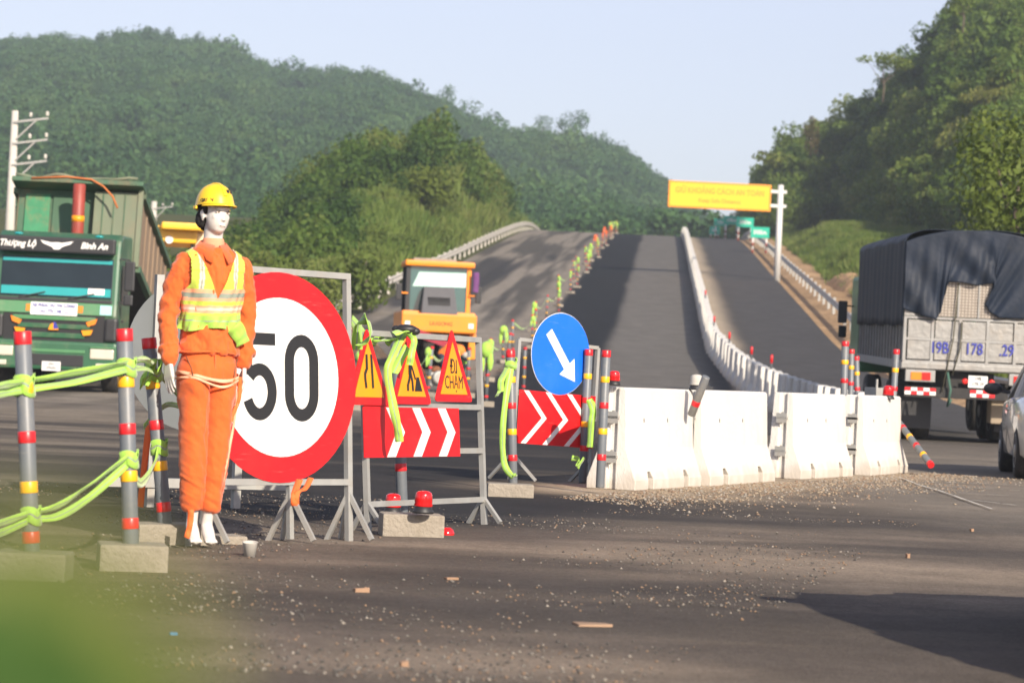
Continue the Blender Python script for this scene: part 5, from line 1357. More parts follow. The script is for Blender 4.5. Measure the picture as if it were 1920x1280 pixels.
MB().bb((1.205, .5, 1.75), (1.215, 1.5, 2.5)).build('door_glass', M_glass, T)
MB().bb((1.205, .45, 1.0), (1.212, 1.55, 1.70)).build('door_panel', M_tgreen, T, .003); MB().bb((1.21, .6, 1.4), (1.24, .8, 1.44)).build('door_handle', M_blackp, T)
MB().bb((-.45, .3, .75), (.45, 8.0, .98)).build('chassis', M_chas, T, .01)
for y in (1.1, 4.6, 5.9):
    for s in (-1, 1): wheel(T, (s*1.02, y, .5), .52, .32)
for s in (-1, 1): MB().bb((s*.85, .9-.3, .98), (s*1.22, 1.9, 1.08)).build('mudguard', M_blackp, T, .02); MB().bb((s*.8, 2.3, .6), (s*1.15, 3.4, .95)).build('fuel_tank', M_galv, T, .05)
# raised load body
BT = Matrix.Translation((0, 7.6, 1.25)) @ Matrix.Rotation(R(-13), 4, 'X')     # hinge at the tail
LB = 5.4
body_ = MB(); 
body_.bb((-1.22, -LB, 0), (1.22, 0, .14), 0, BT)
body_.build('load_floor', M_chas, T)
for s in (-1, 1):
    MB().bb((s*1.16, -LB, .14), (s*1.24, 0, 1.55), 0, BT).build('side_wall', M_bodyb, T)
    sr = MB()
    for i in range(7): sr.bb((s*1.24, -LB + .3 + i*.78, .05), (s*1.262, -LB + .42 + i*.78, 1.5), 0, BT)
    sr.build('side_rib', M_bodyb, T); MB().bb((s*1.22, -LB - .05, 1.5), (s*1.34, 0, 1.62), 0, BT).build('top_rail', M_bodyg, T)
    MB().bb((s*1.22, -LB, -.03), (s*1.33, 0, .1), 0, BT).build('lower_rail', M_bodyg, T)
MB().bb((-1.22, -LB - .02, .1), (1.22, -LB + .06, 1.62), 0, BT).build('headboard', M_bodyg, T)
MB().bb((-1.08, -LB - .07, .25), (-.58, -LB - .02, 1.5), 0, BT).build('headboard_panel', mat('bright_green_panel', (.03, .2, .09), .6, var=.3, dirt=(.25, .13, .06), dirt_amt=.6), T, .01)
MB().bb((-.52, -LB - .07, .25), (-.06, -LB - .02, 1.5), 0, BT).build('headboard_panel', M_bodyg, T, .01)
hp = MB(); hp.bb((.34, -LB - .28, .1), (1.22, -LB - .02, 1.55), 0, BT)
hp.build('headboard_box', M_bodyp, T, .01)
for x in (.52, .74, .96): MB().bb((x - .012, -LB - .30, .15), (x + .012, -LB - .28, 1.5), 0, BT).build('box_rib', M_bodyg, T)
MB().bb((-1.3, -LB - .62, 1.60), (1.34, -LB + .06, 1.70), 0, BT).build('canopy_lip', M_bodyg, T, .02)
MB().bb((1.22, -LB - .32, .0), (1.32, -LB - .2, 1.66), 0, BT).build('corner_post', M_bodyp, T)
MB().lathe([(.125, 2.0), (.125, 4.12), (.10, 4.14)], 18, 0, Matrix.Translation((.10, 1.85, 0))).build('hydraulic_ram', M_redram, T)
MB().lathe([(.13, 3.38), (.13, 3.50)], 18, 0, Matrix.Translation((.10, 1.85, 0))).build('ram_band', M_signyel, T)
rp = MB(); pts = [BT @ Vector((x, -LB - .45 + .1*math.sin(x*5), 1.73 + .06*abs(math.sin(x*4)))) for x in np.linspace(-1.25, 1.2, 16)]
rp.tube(pts, .035, 6).build('rolled_cover', M_bodyp, T)
MB().tube([BT @ Vector(p) for p in ((-.9, -LB - .64, 1.66), (-.2, -LB - .64, 1.72), (.3, -LB - .66, 1.68), (.55, -LB - .66, 1.55), (.75, -LB - .64, 1.35), (.86, -LB - .62, 1.12))], .022, 6).build('orange_rope', mat('orange_rope', (.45, .14, .04), .9), T)
MB().bb((-1.15, 8.0, .5), (1.15, 8.06, .9)).build('rear_guard', M_chas, T)

# --- covered lorry driving away (local front = +y, origin on the ground under the tail)
lx0 = P(1690, 720, 48); lw = 2.36
LR = thing('covered_lorry', 'aluminium bodied lorry under a dark navy tarpaulin, driving up the open lane', 'truck', (lx0.x + lw/2, 48, float(prof(48))), (R(1.2), 0, R(-1.5)))
hw_ = lw/2; LL = 8.2
MB().bb((-hw_, 0, 1.22), (hw_, LL, 1.36)).build('bed', M_steelf, LR, .01)
# tailgate: framed sheets
for i in range(5):
    x0 = -hw_ + .04 + i*(lw - .08)/5; x1 = x0 + (lw - .08)/5
    for (z0, z1) in ((1.40, 1.72), (1.76, 2.06)): MB().bb((x0 + .03, -.012, z0), (x1 - .03, .01, z1)).build('tailgate_sheet', M_alu, LR, .006)
for x in [-hw_ + .02 + i*(lw - .04)/5 for i in range(6)]: MB().bb((x - .025, -.03, 1.36), (x + .025, .03, 2.12)).build('tailgate_stile', M_steelf, LR)
for z in (1.36, 1.74, 2.10): MB().bb((-hw_, -.026, z - .02), (hw_, .026, z + .02)).build('tailgate_rail', M_steelf, LR)
MB().bb((-hw_ - .02, -.05, 1.24), (hw_ + .02, .0, 1.34)).build('rear_beam', M_alu, LR, .01)
for s, tx_ in ((-.55, '19B'), (.0 + .03, '178'), (.58, '.29')): text_mesh(tx_, .27, M_ink, 'tailgate_lettering', LR, (s - .02, -.034, 1.60), .002, .012, .76)
# chequered mesh doors above
md_ = MB().bb((-.62, .0, 2.13), (.60, .02, 3.2)).build('mesh_door', mat('perforated_sheet', (.24, .21, .18), .5, .4, var=.2), LR)
k = MB()
for ix in range(22):
    for iz in range(16):
        k.box((-.60 + ix*.0565, -.004, 2.16 + iz*.05), (.034, .01, .03))
ks = k.build('embossed_squares', mat('bright_embossing', (.46, .41, .34), .35, .6, var=.2), md_); ks['kind'] = 'stuff'
k = MB()
for ix in range(12):
    for iz in range(4): k.box((.64 + ix*.045, -.004, 2.16 + iz*.05), (.03, .01, .03))
k.build('embossed_squares', mat('bright_embossing_side', (.6, .55, .46), .35, .6, var=.2), md_)['kind'] = 'stuff'
MB().bb((.60, .0, 2.13), (hw_, .02, 2.45)).build('mesh_door', M_steelf, LR); MB().bb((-hw_, .0, 2.13), (-.62, .02, 2.45)).build('mesh_door', M_alu, LR)
for x in (-.28, .06): MB().bb((x - .015, -.03, 2.13), (x + .015, .0, 3.0)).build('lock_bar', M_steelf, LR)
# tarpaulin: roof, sides, and the gathered back curtain
nx_, nl = 60, 40
def tarp_sheet(name, f, nu, nv, par=LR):
    vs = [f(u/nu, v/nv) for v in range(nv+1) for u in range(nu+1)]
    fs = [(v*(nu+1)+u, v*(nu+1)+u+1, (v+1)*(nu+1)+u+1, (v+1)*(nu+1)+u) for v in range(nv) for u in range(nu)]
    o = MB().add(vs, fs, 0, True).build(name, M_tarp, par); bake(o, ('SOLIDIFY', dict(thickness=.012, offset=0))); return o
def roof(u, v):
    a = u*2 - 1; y = -.03 + v*(LL + .03)
    # section: side up, shoulder, roof
    s = abs(a); sg = 1 if a > 0 else -1
    if s > .62: q = (s - .62)/.38; x = sg*(hw_ + .035 + .012*math.sin(y*9)); z = 3.36 - q*(3.36 - 1.95)
    else: q = s/.62; x = sg*(hw_ + .035)*math.sin(q*math.pi/2)**.75; z = 3.36 + .24*(1 - q**2.4)
    rib = .014*abs(math.sin(y*math.pi/1.05)); z -= rib*(s < .7); x -= sg*rib*.8*(s > .6)
    return (x, y, z + .015*math.sin(x*5 + y*3))
tarp_sheet('tarpaulin_cover', roof, 56, 90)
bot = [(-1.0, 2.24), (-.86, 2.18), (-.70, 2.12), (-.54, 2.08), (-.48, 2.20), (-.43, 2.50), (-.40, 2.72), (-.2, 2.72), (.0, 2.68), (.14, 2.71), (.26, 2.73), (.19, 2.52), (.13, 2.36), (.20, 2.24), (.32, 2.15), (.6, 2.15), (1.0, 2.16)]
ba = np.array(bot); bt = np.linspace(0, 1, len(bot))
def curtain(u, v):
    i = u; bx = float(np.interp(i, bt, ba[:, 0]))*hw_; bz = float(np.interp(i, bt, ba[:, 1])); tx__ = -hw_ + lw*u
    q = abs(u*2 - 1)**2.4; tz = 3.37 + .23*(1 - q)
    x = tx__ + (bx - tx__)*v**1.2; z = tz + (bz - tz)*v
    rad = math.atan2(z - 3.0, x + .0)
    y = -.075 - .045*math.sin(u*26 - v*9)*v*(u < .62) - .03*math.sin(u*30 + v*7)*v*(u >= .62) - .02*math.sin(u*40 + 2*v)*v**.6*(1 - .3*v) - .022*math.sin(u*83 + 5*v)*v - .05*math.exp(-((u - .5)/.05)**2)*v
    return (x*1.03, y, z)
tarp_sheet('tarpaulin_curtain', curtain, 150, 40)
# slatted side below the cover
for s in (-1, 1):
    for i in range(16): MB().bb((s*(hw_ - .02), .1 + i*.5, 1.36), (s*(hw_ + .01), .16 + i*.5, 2.1)).build('side_stake', M_steelf, LR)
    MB().bb((s*(hw_ - .04), .02, 1.36), (s*(hw_ - .02), LL, 2.1)).build('side_board', M_chas if s < 0 else M_alu, LR)  # left board dark: the tarpaulin's shade is put into its colour
MB().bb((-.4, .2, .78), (.4, LL + 1.2, 1.2)).build('chassis', M_chas, LR)
for y in (1.5, 2.75):
    for s in (-1, 1): wheel(LR, (s*.98, y, .5), .5, .28); wheel(LR, (s*.66, y, .5), .5, .26)
wheel(LR, (-1.0, 6.6, .5), .5, .28); wheel(LR, (1.0, 6.6, .5), .5, .28); 
MB().bb((-1.15, LL + .1, 1.0), (1.15, LL + 1.9, 2.9)).build('cab', M_tgreen2, LR, .08)
for s in (-1, 1):
    MB().bb((s*1.28, LL + 1.3, 1.95), (s*1.46, LL + 1.38, 2.4)).build('mirror', M_blackp, LR, .02); MB().bb((s*1.28, LL + 1.3, 1.66), (s*1.44, LL + 1.38, 1.9)).build('mirror', M_glass, LR, .02)
    MB().bar((s*1.1, LL + 1.35, 2.3), (s*1.3, LL + 1.35, 2.3), .03).build('mirror_arm', M_blackp, LR)
    lf_ = MB().bb((s*.62, -.04, 1.02), (s*1.12, .06, 1.22)).build('tail_lamp', M_steelf, LR, .01)
    MB().bb((s*.84, -.055, 1.05), (s*.70, -.035, 1.18)).build('brake_lens', M_redl, lf_); MB().bb((s*.85, -.055, 1.05), (s*1.03, -.035, 1.18)).build('turn_lens', M_amber if s < 0 else M_redl, lf_)
for (x0, n_) in ((-1.12, 5), (-.02, 4), (.86, 3)):
    for i in range(n_):
        w_ = .105; MB().bb((x0 + i*w_, -.03, .80), (x0 + (i+1)*w_ - .003, -.02, .86)).build('reflective_block', M_redT if i % 2 else M_decal, LR)
        MB().bb((x0 + i*w_, -.03, .862), (x0 + (i+1)*w_ - .003, -.02, .92)).build('reflective_block', M_decal if i % 2 else M_redT, LR)
MB().bb((-1.12, -.018, .76), (1.15, .06, .94)).build('underrun_bar', M_chas, LR, .01)
lp = MB().bb((-.06, -.045, .96), (.26, -.03, 1.16)).build('number_plate', M_plate, LR); text_mesh('19B', .075, M_black, 'plate_lettering', lp, (.10, -.047, 1.11), .001, .02); text_mesh('178.29', .075, M_black, 'plate_lettering', lp, (.10, -.047, 1.02), .001, .02)
for x in (-.12, .33): MB().lathe([(.05, 0), (.05, .03), (.03, .04)], 12, 0, Matrix.Translation((x, -.03, 1.06)) @ Matrix.Rotation(R(90), 4, 'X')).build('lamp', M_redl, LR)
MB().bb((.42, .5, .35), (.98, 1.0, .78)).build('tool_box', mat('dusty_tan_steel', (.30, .24, .17), .8), LR, .02)
for s in (-1, 1): MB().bb((s*.55, .9, .2), (s*1.15, .92, .75)).build('mud_flap', M_blackp, LR)
for (a, b) in (((-.30, -.06, 2.7), (-.50, -.06, .86)), ((-.22, -.06, 2.05), (-.34, -.06, 1.15)), ((1.0, -.06, 2.1), (.95, -.06, 1.2))): MB().tube([a, ((a[0]+b[0])/2 + .05, -.07, (a[2]+b[2])/2), b], .012, 5).build('tie_rope', mat('dark_rope', (.08, .075, .05), .9), LR)
MB().tube([(-.42, -.07, 1.2), (-.36, -.1, .9), (-.40, -.09, .62), (-.34, -.09, .75)], .022, 5).build('tie_rope', mat('green_rope', (.05, .12, .09), .9), LR)

# --- white car
M_car = mat('white_car_paint', (.62, .61, .57), .22, var=.03, scale=2, coat=.8, dirt=(.42, .38, .31), dirt_amt=.35)
def make_car(label, loc, rz):
    C_ = thing('passenger_car', label, 'car', loc, (0, 0, rz))
    # stations along y (front +): y, half width at sill, half width at belt, belt z, bottom z, bonnet/boot z
    st = [(-2.15, .60, .62, .62, .42, .66), (-2.05, .78, .80, .86, .30, .92), (-1.7, .84, .87, .93, .22, 1.0), (-.9, .86, .89, .93, .20, .98), (0, .865, .895, .92, .20, .95), (.8, .86, .89, .90, .20, .93), (1.25, .85, .87, .86, .2, .93), (1.75, .80, .82, .76, .24, .83), (2.05, .70, .72, .64, .30, .70), (2.18, .5, .52, .52, .4, .55)]
    rings = []
    for y, ws, wb, bz, z0, tz in st:
        rings.append([(-ws*.9, y, z0), (-ws, y, z0 + .06), (-wb - .005, y, (z0 + bz)/2 + .05), (-wb, y, bz - .06), (-wb + .05, y, bz), (-wb*.55, y, tz), (wb*.55, y, tz), (wb - .05, y, bz), (wb, y, bz - .06), (wb + .005, y, (z0 + bz)/2 + .05), (ws, y, z0 + .06), (ws*.9, y, z0)])
    n = 12; vs = [p for r_ in rings for p in r_]; fs = [(i*n+k, (i+1)*n+k, (i+1)*n+(k+1) % n, i*n+(k+1) % n) for i in range(len(rings)-1) for k in range(n)] + [tuple(range(n)), tuple((len(rings)-1)*n + k for k in range(n))[::-1]]
    bd_ = MB().add(vs, fs, 0, True).build('body', M_car, C_)
    wc = MB()
    for y in (-1.28, 1.28):
        for s in (-1, 1): wc.lathe([(.345, -.2), (.345, .2)], 28, 0, Matrix.Translation((s*.85, y, .315)) @ Matrix.Rotation(R(90), 4, 'Y'))
    cut = wc.build('cut', M_blackp); 
    for o_ in (cut, bd_):
        bm = bmesh.new(); bm.from_mesh(o_.data); bmesh.ops.recalc_face_normals(bm, faces=bm.faces); bm.to_mesh(o_.data); bm.free()
    bake(bd_, ('BOOLEAN', dict(object=cut, operation='DIFFERENCE', solver='EXACT')), ('BEVEL', dict(width=.012, segments=2, limit_method='ANGLE', angle_limit=R(50)))); bpy.data.objects.remove(cut)
    rf = [(-1.85, .62, .96), (-1.35, .60, 1.32), (-.8, .60, 1.44), (0, .60, 1.47), (.45, .58, 1.42), (1.15, .68, .93)]
    vs = []
    for y, w, z in rf: vs += [(-max(w, .6) - .2*(1.5 - z)/.55, y, min(z, .93)), (-w, y, z), (w, y, z), (max(w, .6) + .2*(1.5 - z)/.55, y, min(z, .93))]
    base = [(-.80, y) for y in (-1.95, -1.5, -.9, 0, .6, 1.25)]
    vs = []
    for (y, w, z), (bx, by) in zip(rf, base): vs += [(bx, by, .90), (-w, y, z), (w, y, z), (-bx, by, .90)]
    fs = [(i*4+k, (i+1)*4+k, (i+1)*4+k+1, i*4+k+1) for i in range(5) for k in range(3)] + [(0, 1, 2, 3), (20, 23, 22, 21)]
    gl = MB().add(vs, fs, 0, False); 
    MB_ = gl.build('windows', M_glass, C_, .02)
    top = []; 
    for (y, w, z) in rf[1:5]: top += [(-w - .01, y, z + .0), (w + .01, y, z + .0), (-w*.7, y, z + .025), (w*.7, y, z + .025)]
    fs = []
    for i in range(3): a = i*4; b2 = a + 4; fs += [(a, b2, b2+2, a+2), (a+2, b2+2, b2+3, a+3), (a+3, b2+3, b2+1, a+1), (a, a+1, b2+1, b2)]
    MB().add(top, fs, 0, True).build('roof', M_car, C_)
    for s in (-1, 1):
        for (a, b) in (((s*.60, .45, 1.42), (s*.79, 1.22, .93)), ((s*.61, -.05, 1.46), (s*.81, -.1, .93)), ((s*.61, -1.35, 1.32), (s*.79, -1.6, .95))): MB().bar(a, b, .05).build('pillar', M_car, C_)
        mi = MB().sphere((s*1.03, .72, 1.02), (.12, .06, .075), 14).build('wing_mirror', M_blackp, C_); MB().bar((s*.82, .72, .98), (s*.98, .72, 1.0), .04).build('mirror_arm', M_blackp, mi)
        for y in (-1.28, 1.28): wheel(C_, (s*.78, y, .315), .315, .2)
        MB().bb((s*.55, -2.12, .70), (s*.80, -1.98, .86)).build('tail_lamp', M_redl, C_, .02); MB().bb((s*.5, 1.9, .56), (s*.74, 2.06, .68)).build('headlight', M_lens, C_, .02)
        MB().bb((s*.893, -.05, .25), (s*.899, -.04, .88)).build('door_gap', M_blackp, C_); MB().bb((s*.89, -.3, .78), (s*.915, -.12, .81)).build('door_handle', M_car, C_, .004)
    MB().bb((-.24, -2.17, .5), (.24, -2.155, .62)).build('number_plate', M_plate, C_)
    return C_
car = make_car('silvery white car half out of view beside the last barrier', (6.86, 34.0, 0), R(-6))
car2 = dup(car, (3.32, 10.6, 0), (0, 0, R(2)), 'silvery white car standing out of view beside the camera')

# --- orange pneumatic roller (faces the camera)
rx_ = P(822, 600, 78).x
RL = thing('road_roller', 'orange road roller with a square glass cab parked on the closed lane', 'roller', (rx_, 78, float(prof(78)) - .02), (0, 0, R(6)))
MB().bb((-1.02, .0, 1.02), (1.02, 3.4, 1.62)).build('front_body', M_ora, RL, .06)
MB().bb((-1.03, -.35, 1.05), (1.03, .0, 1.55)).build('bumper_panel', M_ora, RL, .04)
for s in (-1, 1): MB().bb((s*.80, -.37, 1.18), (s*.94, -.34, 1.32)).build('headlight', M_decal, RL, .01); MB().bb((s*.85, -.1, .35), (s*1.05, 2.6, 1.05)).build('side_plate', M_ora, RL, .03)
text_mesh('LIUGONG', .14, M_rust, 'lettering', RL, (.05, -.354, 1.28), .002, .02)
MB().add([(-.5, -.3, 1.55), (.5, -.3, 1.55), (.42, .25, 2.3), (-.42, .25, 2.3), (-.5, .5, 1.55), (.5, .5, 1.55), (.42, .5, 2.3), (-.42, .5, 2.3)], [(0, 1, 2, 3), (1, 5, 6, 2), (4, 0, 3, 7), (3, 2, 6, 7), (5, 4, 7, 6)]).build('engine_hood', mat('dark_grey_hood', (.10, .10, .105), .6), RL, .03)
for i in range(4): MB().bb((-.3, -.15 + .03*i, 1.80 + i*.06), (.3, .1 + .03*i, 1.83 + i*.06)).build('hood_vent', M_blackp, RL)
MB().bb((-.82, .55, 1.6), (.82, 2.0, 2.85)).build('cab_glass', mat('cab_glass', (.03, .10, .10), .08, spec=.8), RL)
MB().add([(-.72, .53, 2.30), (.76, .53, 2.32), (.76, .53, 2.72), (-.55, .53, 2.70)], [(0, 1, 2, 3)]).build('sunblind', mat('pale_teal_blind', (.45, .68, .62), .5, var=.35, scale=4), RL)
for s in (-1, 1):
    for y in (.5, 2.02): MB().bb((s*.78, y, 1.55), (s*.90, y + .1, 2.9)).build('cab_pillar', M_ora if s > 0 else M_blackp, RL, .01)
    MB().bb((s*1.02, .3, 1.9), (s*1.18, .4, 2.35)).build('mirror', M_blackp, RL, .02); MB().bar((s*.85, .45, 2.1), (s*1.1, .35, 2.1), .04).build('mirror_arm', M_ora, RL)
MB().bb((-.95, .35, 2.86), (.98, 2.2, 3.02)).build('cab_roof', M_ora, RL, .05); MB().bb((-.7, .8, 3.02), (.5, 1.6, 3.10)).build('roof_tray', M_conc, RL, .02)
for x in (-.66, -.22, .22, .66): wheel(RL, (x, .55, .45), .45, .32, 'front_wheel')
for x in (-.66, -.22, .22, .66): wheel(RL, (x, 3.0, .45), .45, .32, 'rear_wheel')
ribbon([(1.0, .3, 2.75), (1.02, .28, 2.4), (1.0, .28, 2.2)], .16, None, mat('purple_cloth', (.14, .05, .16), .9), 'purple_rag', None, side=(1, 0, 0), parent=RL, stripe=False)
mt = MB(); vs = [(-.75, -.9, .95), (.5, -.95, .55), (.55, -.5, .75), (-.6, -.4, 1.12)]
mt.add(vs + [(x, y, z - .02) for x, y, z in vs], [(0, 1, 2, 3), (7, 6, 5, 4), (0, 4, 5, 1), (1, 5, 6, 2), (2, 6, 7, 3), (3, 7, 4, 0)]).build('maroon_sheet', mat('maroon_cloth', (.30, .03, .05), .8, var=.2), RL)

# --- yellow paver behind the tipper
px_ = P(325, 440, 67)
PV = thing('asphalt_paver', 'yellow roofed paving machine standing behind the green tipper', 'paver', (px_.x, 67, float(prof(67))), (0, 0, R(8)))
M_cat = mat('yellow_machine_paint', (.85, .48, .03), .4, var=.1, dirt=(.5, .36, .14), dirt_amt=.4)
MB().bb((-.95, -.5, 3.15), (.55, 2.2, 3.55)).build('canopy', M_cat, PV, .08); MB().bb((-.3, -.9, 3.45), (.75, .6, 3.62)).build('canopy_flap', M_cat, PV, .05); MB().bb((.5, -.3, 3.1), (.98, 1.5, 3.42)).build('canopy_end', mat('pale_yellow_paint', (.75, .62, .38), .5), PV, .07)
for x, y in ((-.85, -.3), (.45, -.3), (-.85, 2.0), (.45, 2.0)): MB().bar((x, y, 1.6), (x, y, 3.15), .07).build('canopy_post', M_blackp, PV)
MB().bb((-1.1, -.6, .6), (1.1, 3.0, 1.7)).build('body', M_cat, PV, .06); MB().bb((-1.2, -1.6, .5), (1.2, -.6, 1.2)).build('hopper', M_chas, PV, .05)
MB().bb((-.4, .2, 1.7), (.1, .8, 2.5)).build('seat', M_blackp, PV, .06); MB().lathe([(.06, 0), (.06, .9)], 12, 0, Matrix.Translation((.85, .5, 2.6))).build('exhaust', M_rust, PV); MB().lathe([(.09, -.03), (.09, .03)], 16, 0, Matrix.Translation((-.1, -.52, 3.22)) @ Matrix.Rotation(R(90), 4, 'X')).build('work_lamp', M_decal, PV)
for s in (-1, 1): MB().bb((s*.75, -.4, .0), (s*1.15, 2.9, .6)).build('crawler_track', M_tyre, PV, .15)

# ------------------------------------------------------------------ poles and road signs far off
M_polec = mat('pole_concrete', (.50, .48, .43), .9, var=.15, scale=3)
def power_pole(label, base, H, r0, r1, arms):
    t = thing('power_pole', label, 'utility pole', base, (0, 0, 0), 'concrete power poles')
    MB().lathe([(r0, 0), (r1, H)], 14).build('pole', M_polec, t)
    for z in arms:
        a = MB().bar((0, -r1 - .03, z), (1.15, -r1 - .03, z + .18), .07).bar((r1, -r1 - .03, z - .55), (.75, -r1 - .03, z + .1), .05).build('crossarm', M_galv, t)
        for x in (.55, 1.1): MB().lathe([(.03, 0), (.07, .04), (.03, .07), (.07, .11), (.02, .16)], 10, 0, Matrix.Translation((x, -r1 - .03, z + .14 + x*.1))).build('insulator', M_polec, a)
    return t
b = P(12, 560, 95); power_pole('tall concrete power pole with three side arms at the left edge', (b.x, 95, float(prof(95))), 1 + (650 - 210)/5333*95 - float(prof(95)), .20, .11, [6.15, 5.2, 4.3] if False else [1 + (650 - y)/5333*95 - float(prof(95)) for y in (232, 272, 312)])
b = P(285, 470, 170); power_pole('small distant power pole beyond the yellow paver roof', (b.x, 170, float(prof(170))), 1 + (660 - 378)/5333*170 - float(prof(170)), .22, .16, [1 + (660 - y)/5333*170 - float(prof(170)) for y in (392,)])

gb = P(1457, 510, 160)
GS = thing('gantry_sign', 'wide yellow warning board held over the road by one white post', 'road sign', (gb.x, 160, float(prof(160)) - .1), (0, 0, R(3)))
zt = 1 + (713 - 347)/F*160 - float(prof(160)) + .1; zs_ = 1 + (710 - 392)/F*160 - float(prof(160)); zh = 1.5
M_gwhite = mat('painted_white_steel', (.62, .62, .60), .5, var=.1)
MB().lathe([(.19, 0), (.16, zt)], 16).build('post', M_gwhite, GS)
for z in (zs_ + .35, zs_ + 1.15): MB().bb((-.9, -.08, z - .09), (.35, .08, z + .09)).build('outrigger', M_gwhite, GS, .02)
bx0, bx1 = -6.35, -.55; 
bo = MB().bb((bx0, -.14, zs_), (bx1, -.08, zs_ + zh)).build('board', mat('gantry_yellow', (.90, .46, .002), .5, var=.05, scale=.6), GS, .03)
for a, b2 in (((bx0 + .03, zs_ + .03), (bx1 - .03, zs_ + .09)), ((bx0 + .03, zs_ + zh - .09), (bx1 - .03, zs_ + zh - .03)), ((bx0 + .03, zs_ + .09), (bx0 + .09, zs_ + zh - .09)), ((bx1 - .09, zs_ + .09), (bx1 - .03, zs_ + zh - .09))):
    MB().bb((a[0], -.146, a[1]), (b2[0], -.139, b2[1])).build('board_border', mat('border_orange', (.80, .16, .01), .5), bo)
M_ol = mat('orange_lettering', (.80, .20, .01), .5)
text_mesh('GIỮ KHOẢNG CÁCH AN TOÀN', .46, M_ol, 'lettering', bo, ((bx0 + bx1)/2, -.144, zs_ + .98), .003, .01, .76); text_mesh('Keep Safe Distance', .34, M_ol, 'lettering', bo, ((bx0 + bx1)/2, -.144, zs_ + .45), .003, .01, .9)

M_stripe = mat('red_white_post', (.35, .10, .08), .6)
def green_sign(label, px, py, d, w, h, txt, zg=None):
    c = P(px, py, d); zg = float(prof(d)) - .1 if zg is None else zg; 
    t = thing('green_sign', label, 'road sign', (c.x, d, zg), (0, 0, 0), 'green distance signs along the outer rail'); z = c.z - zg
    pl2 = MB().bb((-w/2, -.05, z - h/2), (w/2, -.01, z + h/2)).build('board', M_signgreen, t, .02)
    text_mesh(txt, h*.55, M_decal, 'lettering', pl2, (0, -.053, z), .002, .02)
    for s in (-1, 1):
        po = MB().lathe([(.07, 0), (.07, z + h/2 - .1)], 8, 0, Matrix.Translation((s*w*.36, .06, 0))).build('post', M_decal, t)
        k_ = int((z - h/2)/.5)
        for i in range(k_): MB().lathe([(.075, .1 + i*.5), (.075, .35 + i*.5)], 8, 0, Matrix.Translation((s*w*.36, .06, 0))).build('post_band', M_redram, po)
    return t
green_sign('nearest green distance sign on two red banded posts', 1425, 436, 205, 1.35, .78, '500m'); green_sign('second green distance sign, a little above the nearest', 1397, 417, 240, 1.45, .8, '200m')
green_sign('farther green sign half behind the second one', 1372, 413, 300, 1.7, .9, '100m'); green_sign('dim green sign near the crest, beyond the others', 1352, 417, 320, 1.6, .8, '50m'); green_sign('faintest green sign lowest at the crest line', 1340, 432, 330, 1.2, .9, '0m')

def guardrail(label, offs, Ys, m=M_galv, postm=M_galv, hgt=.72, beam_h=.31, step=2.0):
    t = thing('guardrail', label, 'guardrail', (float(cx(Ys[0])) + offs(Ys[0]), Ys[0], float(prof(Ys[0]))))
    O = Vector(t.location); sec = [(0, hgt - beam_h), (-.045, hgt - beam_h + .06), (0, hgt - beam_h/2), (-.045, hgt - .06), (0, hgt)]
    yy = np.arange(Ys[0], Ys[1], 2.0); vs = []; sgn = 1 if offs(Ys[0]) > 0 else -1
    for y in yy:
        x = float(cx(y)) + offs(y)
        for dx, z in sec: vs.append(Vector((x + dx*sgn, y, float(prof(y)) + z)) - O)
        for dx, z in sec[::-1]: vs.append(Vector((x + dx*sgn + sgn*.012, y, float(prof(y)) + z)) - O)
    n = 10; fs = [(i*n+k, i*n+(k+1) % n, (i+1)*n+(k+1) % n, (i+1)*n+k) for i in range(len(yy)-1) for k in range(n)]
    MB().add(vs, fs, 0, False).build('beam', m, t)
    pm = MB().bb((-.06, -.06, -.2), (.06, .06, hgt + .03)).mesh('rail_post', postm)
    for y in yy[::int(step)]:
        x = float(cx(y)) + offs(y) + sgn*.09; o = bpy.data.objects.new('rail_post', pm); COL.objects.link(o); o.parent = t; o.location = Vector((x, y, float(prof(y)))) - O
    return t
M_palerail = mat('dusty_pale_rail', (.52, .49, .44), .75, .1, var=.15, scale=2)
guardrail('long steel guardrail along the outer edge of the open lane', lambda y: 10.0 + 5*max(0, (80 - y)/20)**1.5, (66, 292))
guardrail('dusty pale guardrail under the green spur on the far side', lambda y: -9.75 - 0*y + .0*(y > 250), (88, 292), M_palerail, M_palerail, .68, .34)
k = MB()
# white stacked bags beyond the rail
for i in range(9):
    Y = 104 + i*1.6; x = float(cx(Y)) + 10.9 + (i % 2)*.25; 
    o = MB().lathe([(.30, 0), (.34, .1), (.33, .45), (.26, .72), (.12, .8)], 12).build('cement_sack', M_decal, None, 0, (x, Y, float(prof(Y)) - .02), (0, 0, i*.7)); tag(o, 'white sack standing on the soil behind the guardrail', 'sack', 'white sacks behind the guardrail')
# orange soil banks behind the rail
def mound(name, c, r, h, m, seed, kind='structure'):
    n = 30; u = np.linspace(-1, 1, n); X, Y = np.meshgrid(u, u); q = np.hypot(X, Y)
    Z = np.clip(1 - q**2, 0, 1)**1.2*h*(.7 + .6*vnoise(X*3, Y*3, .8, seed)) - .25*(q > .95)
    x = c[0] + X*r[0]; y = c[1] + Y*r[1]; z = prof(y) - .1 + Z
    nn_ = vnoise(x, y, 1.5, seed + 1); colr = np.stack([.50 + .14*nn_, .31 + .1*nn_, .16 + .06*nn_], -1)
    o = raw_grid(name, x, y, z, m, colr); return tag(o, kind=kind)
mound('soil_bank', (float(cx(122)) + 12.7, 122), (1.3, 12), 1.5, M_soil, 3); mound('soil_bank', (float(cx(150)) + 12.4, 150), (1.1, 10), 1.0, M_soil, 6); mound('soil_bank', (float(cx(98)) + 12.6, 98), (1.6, 8), 1.6, M_soil, 9)
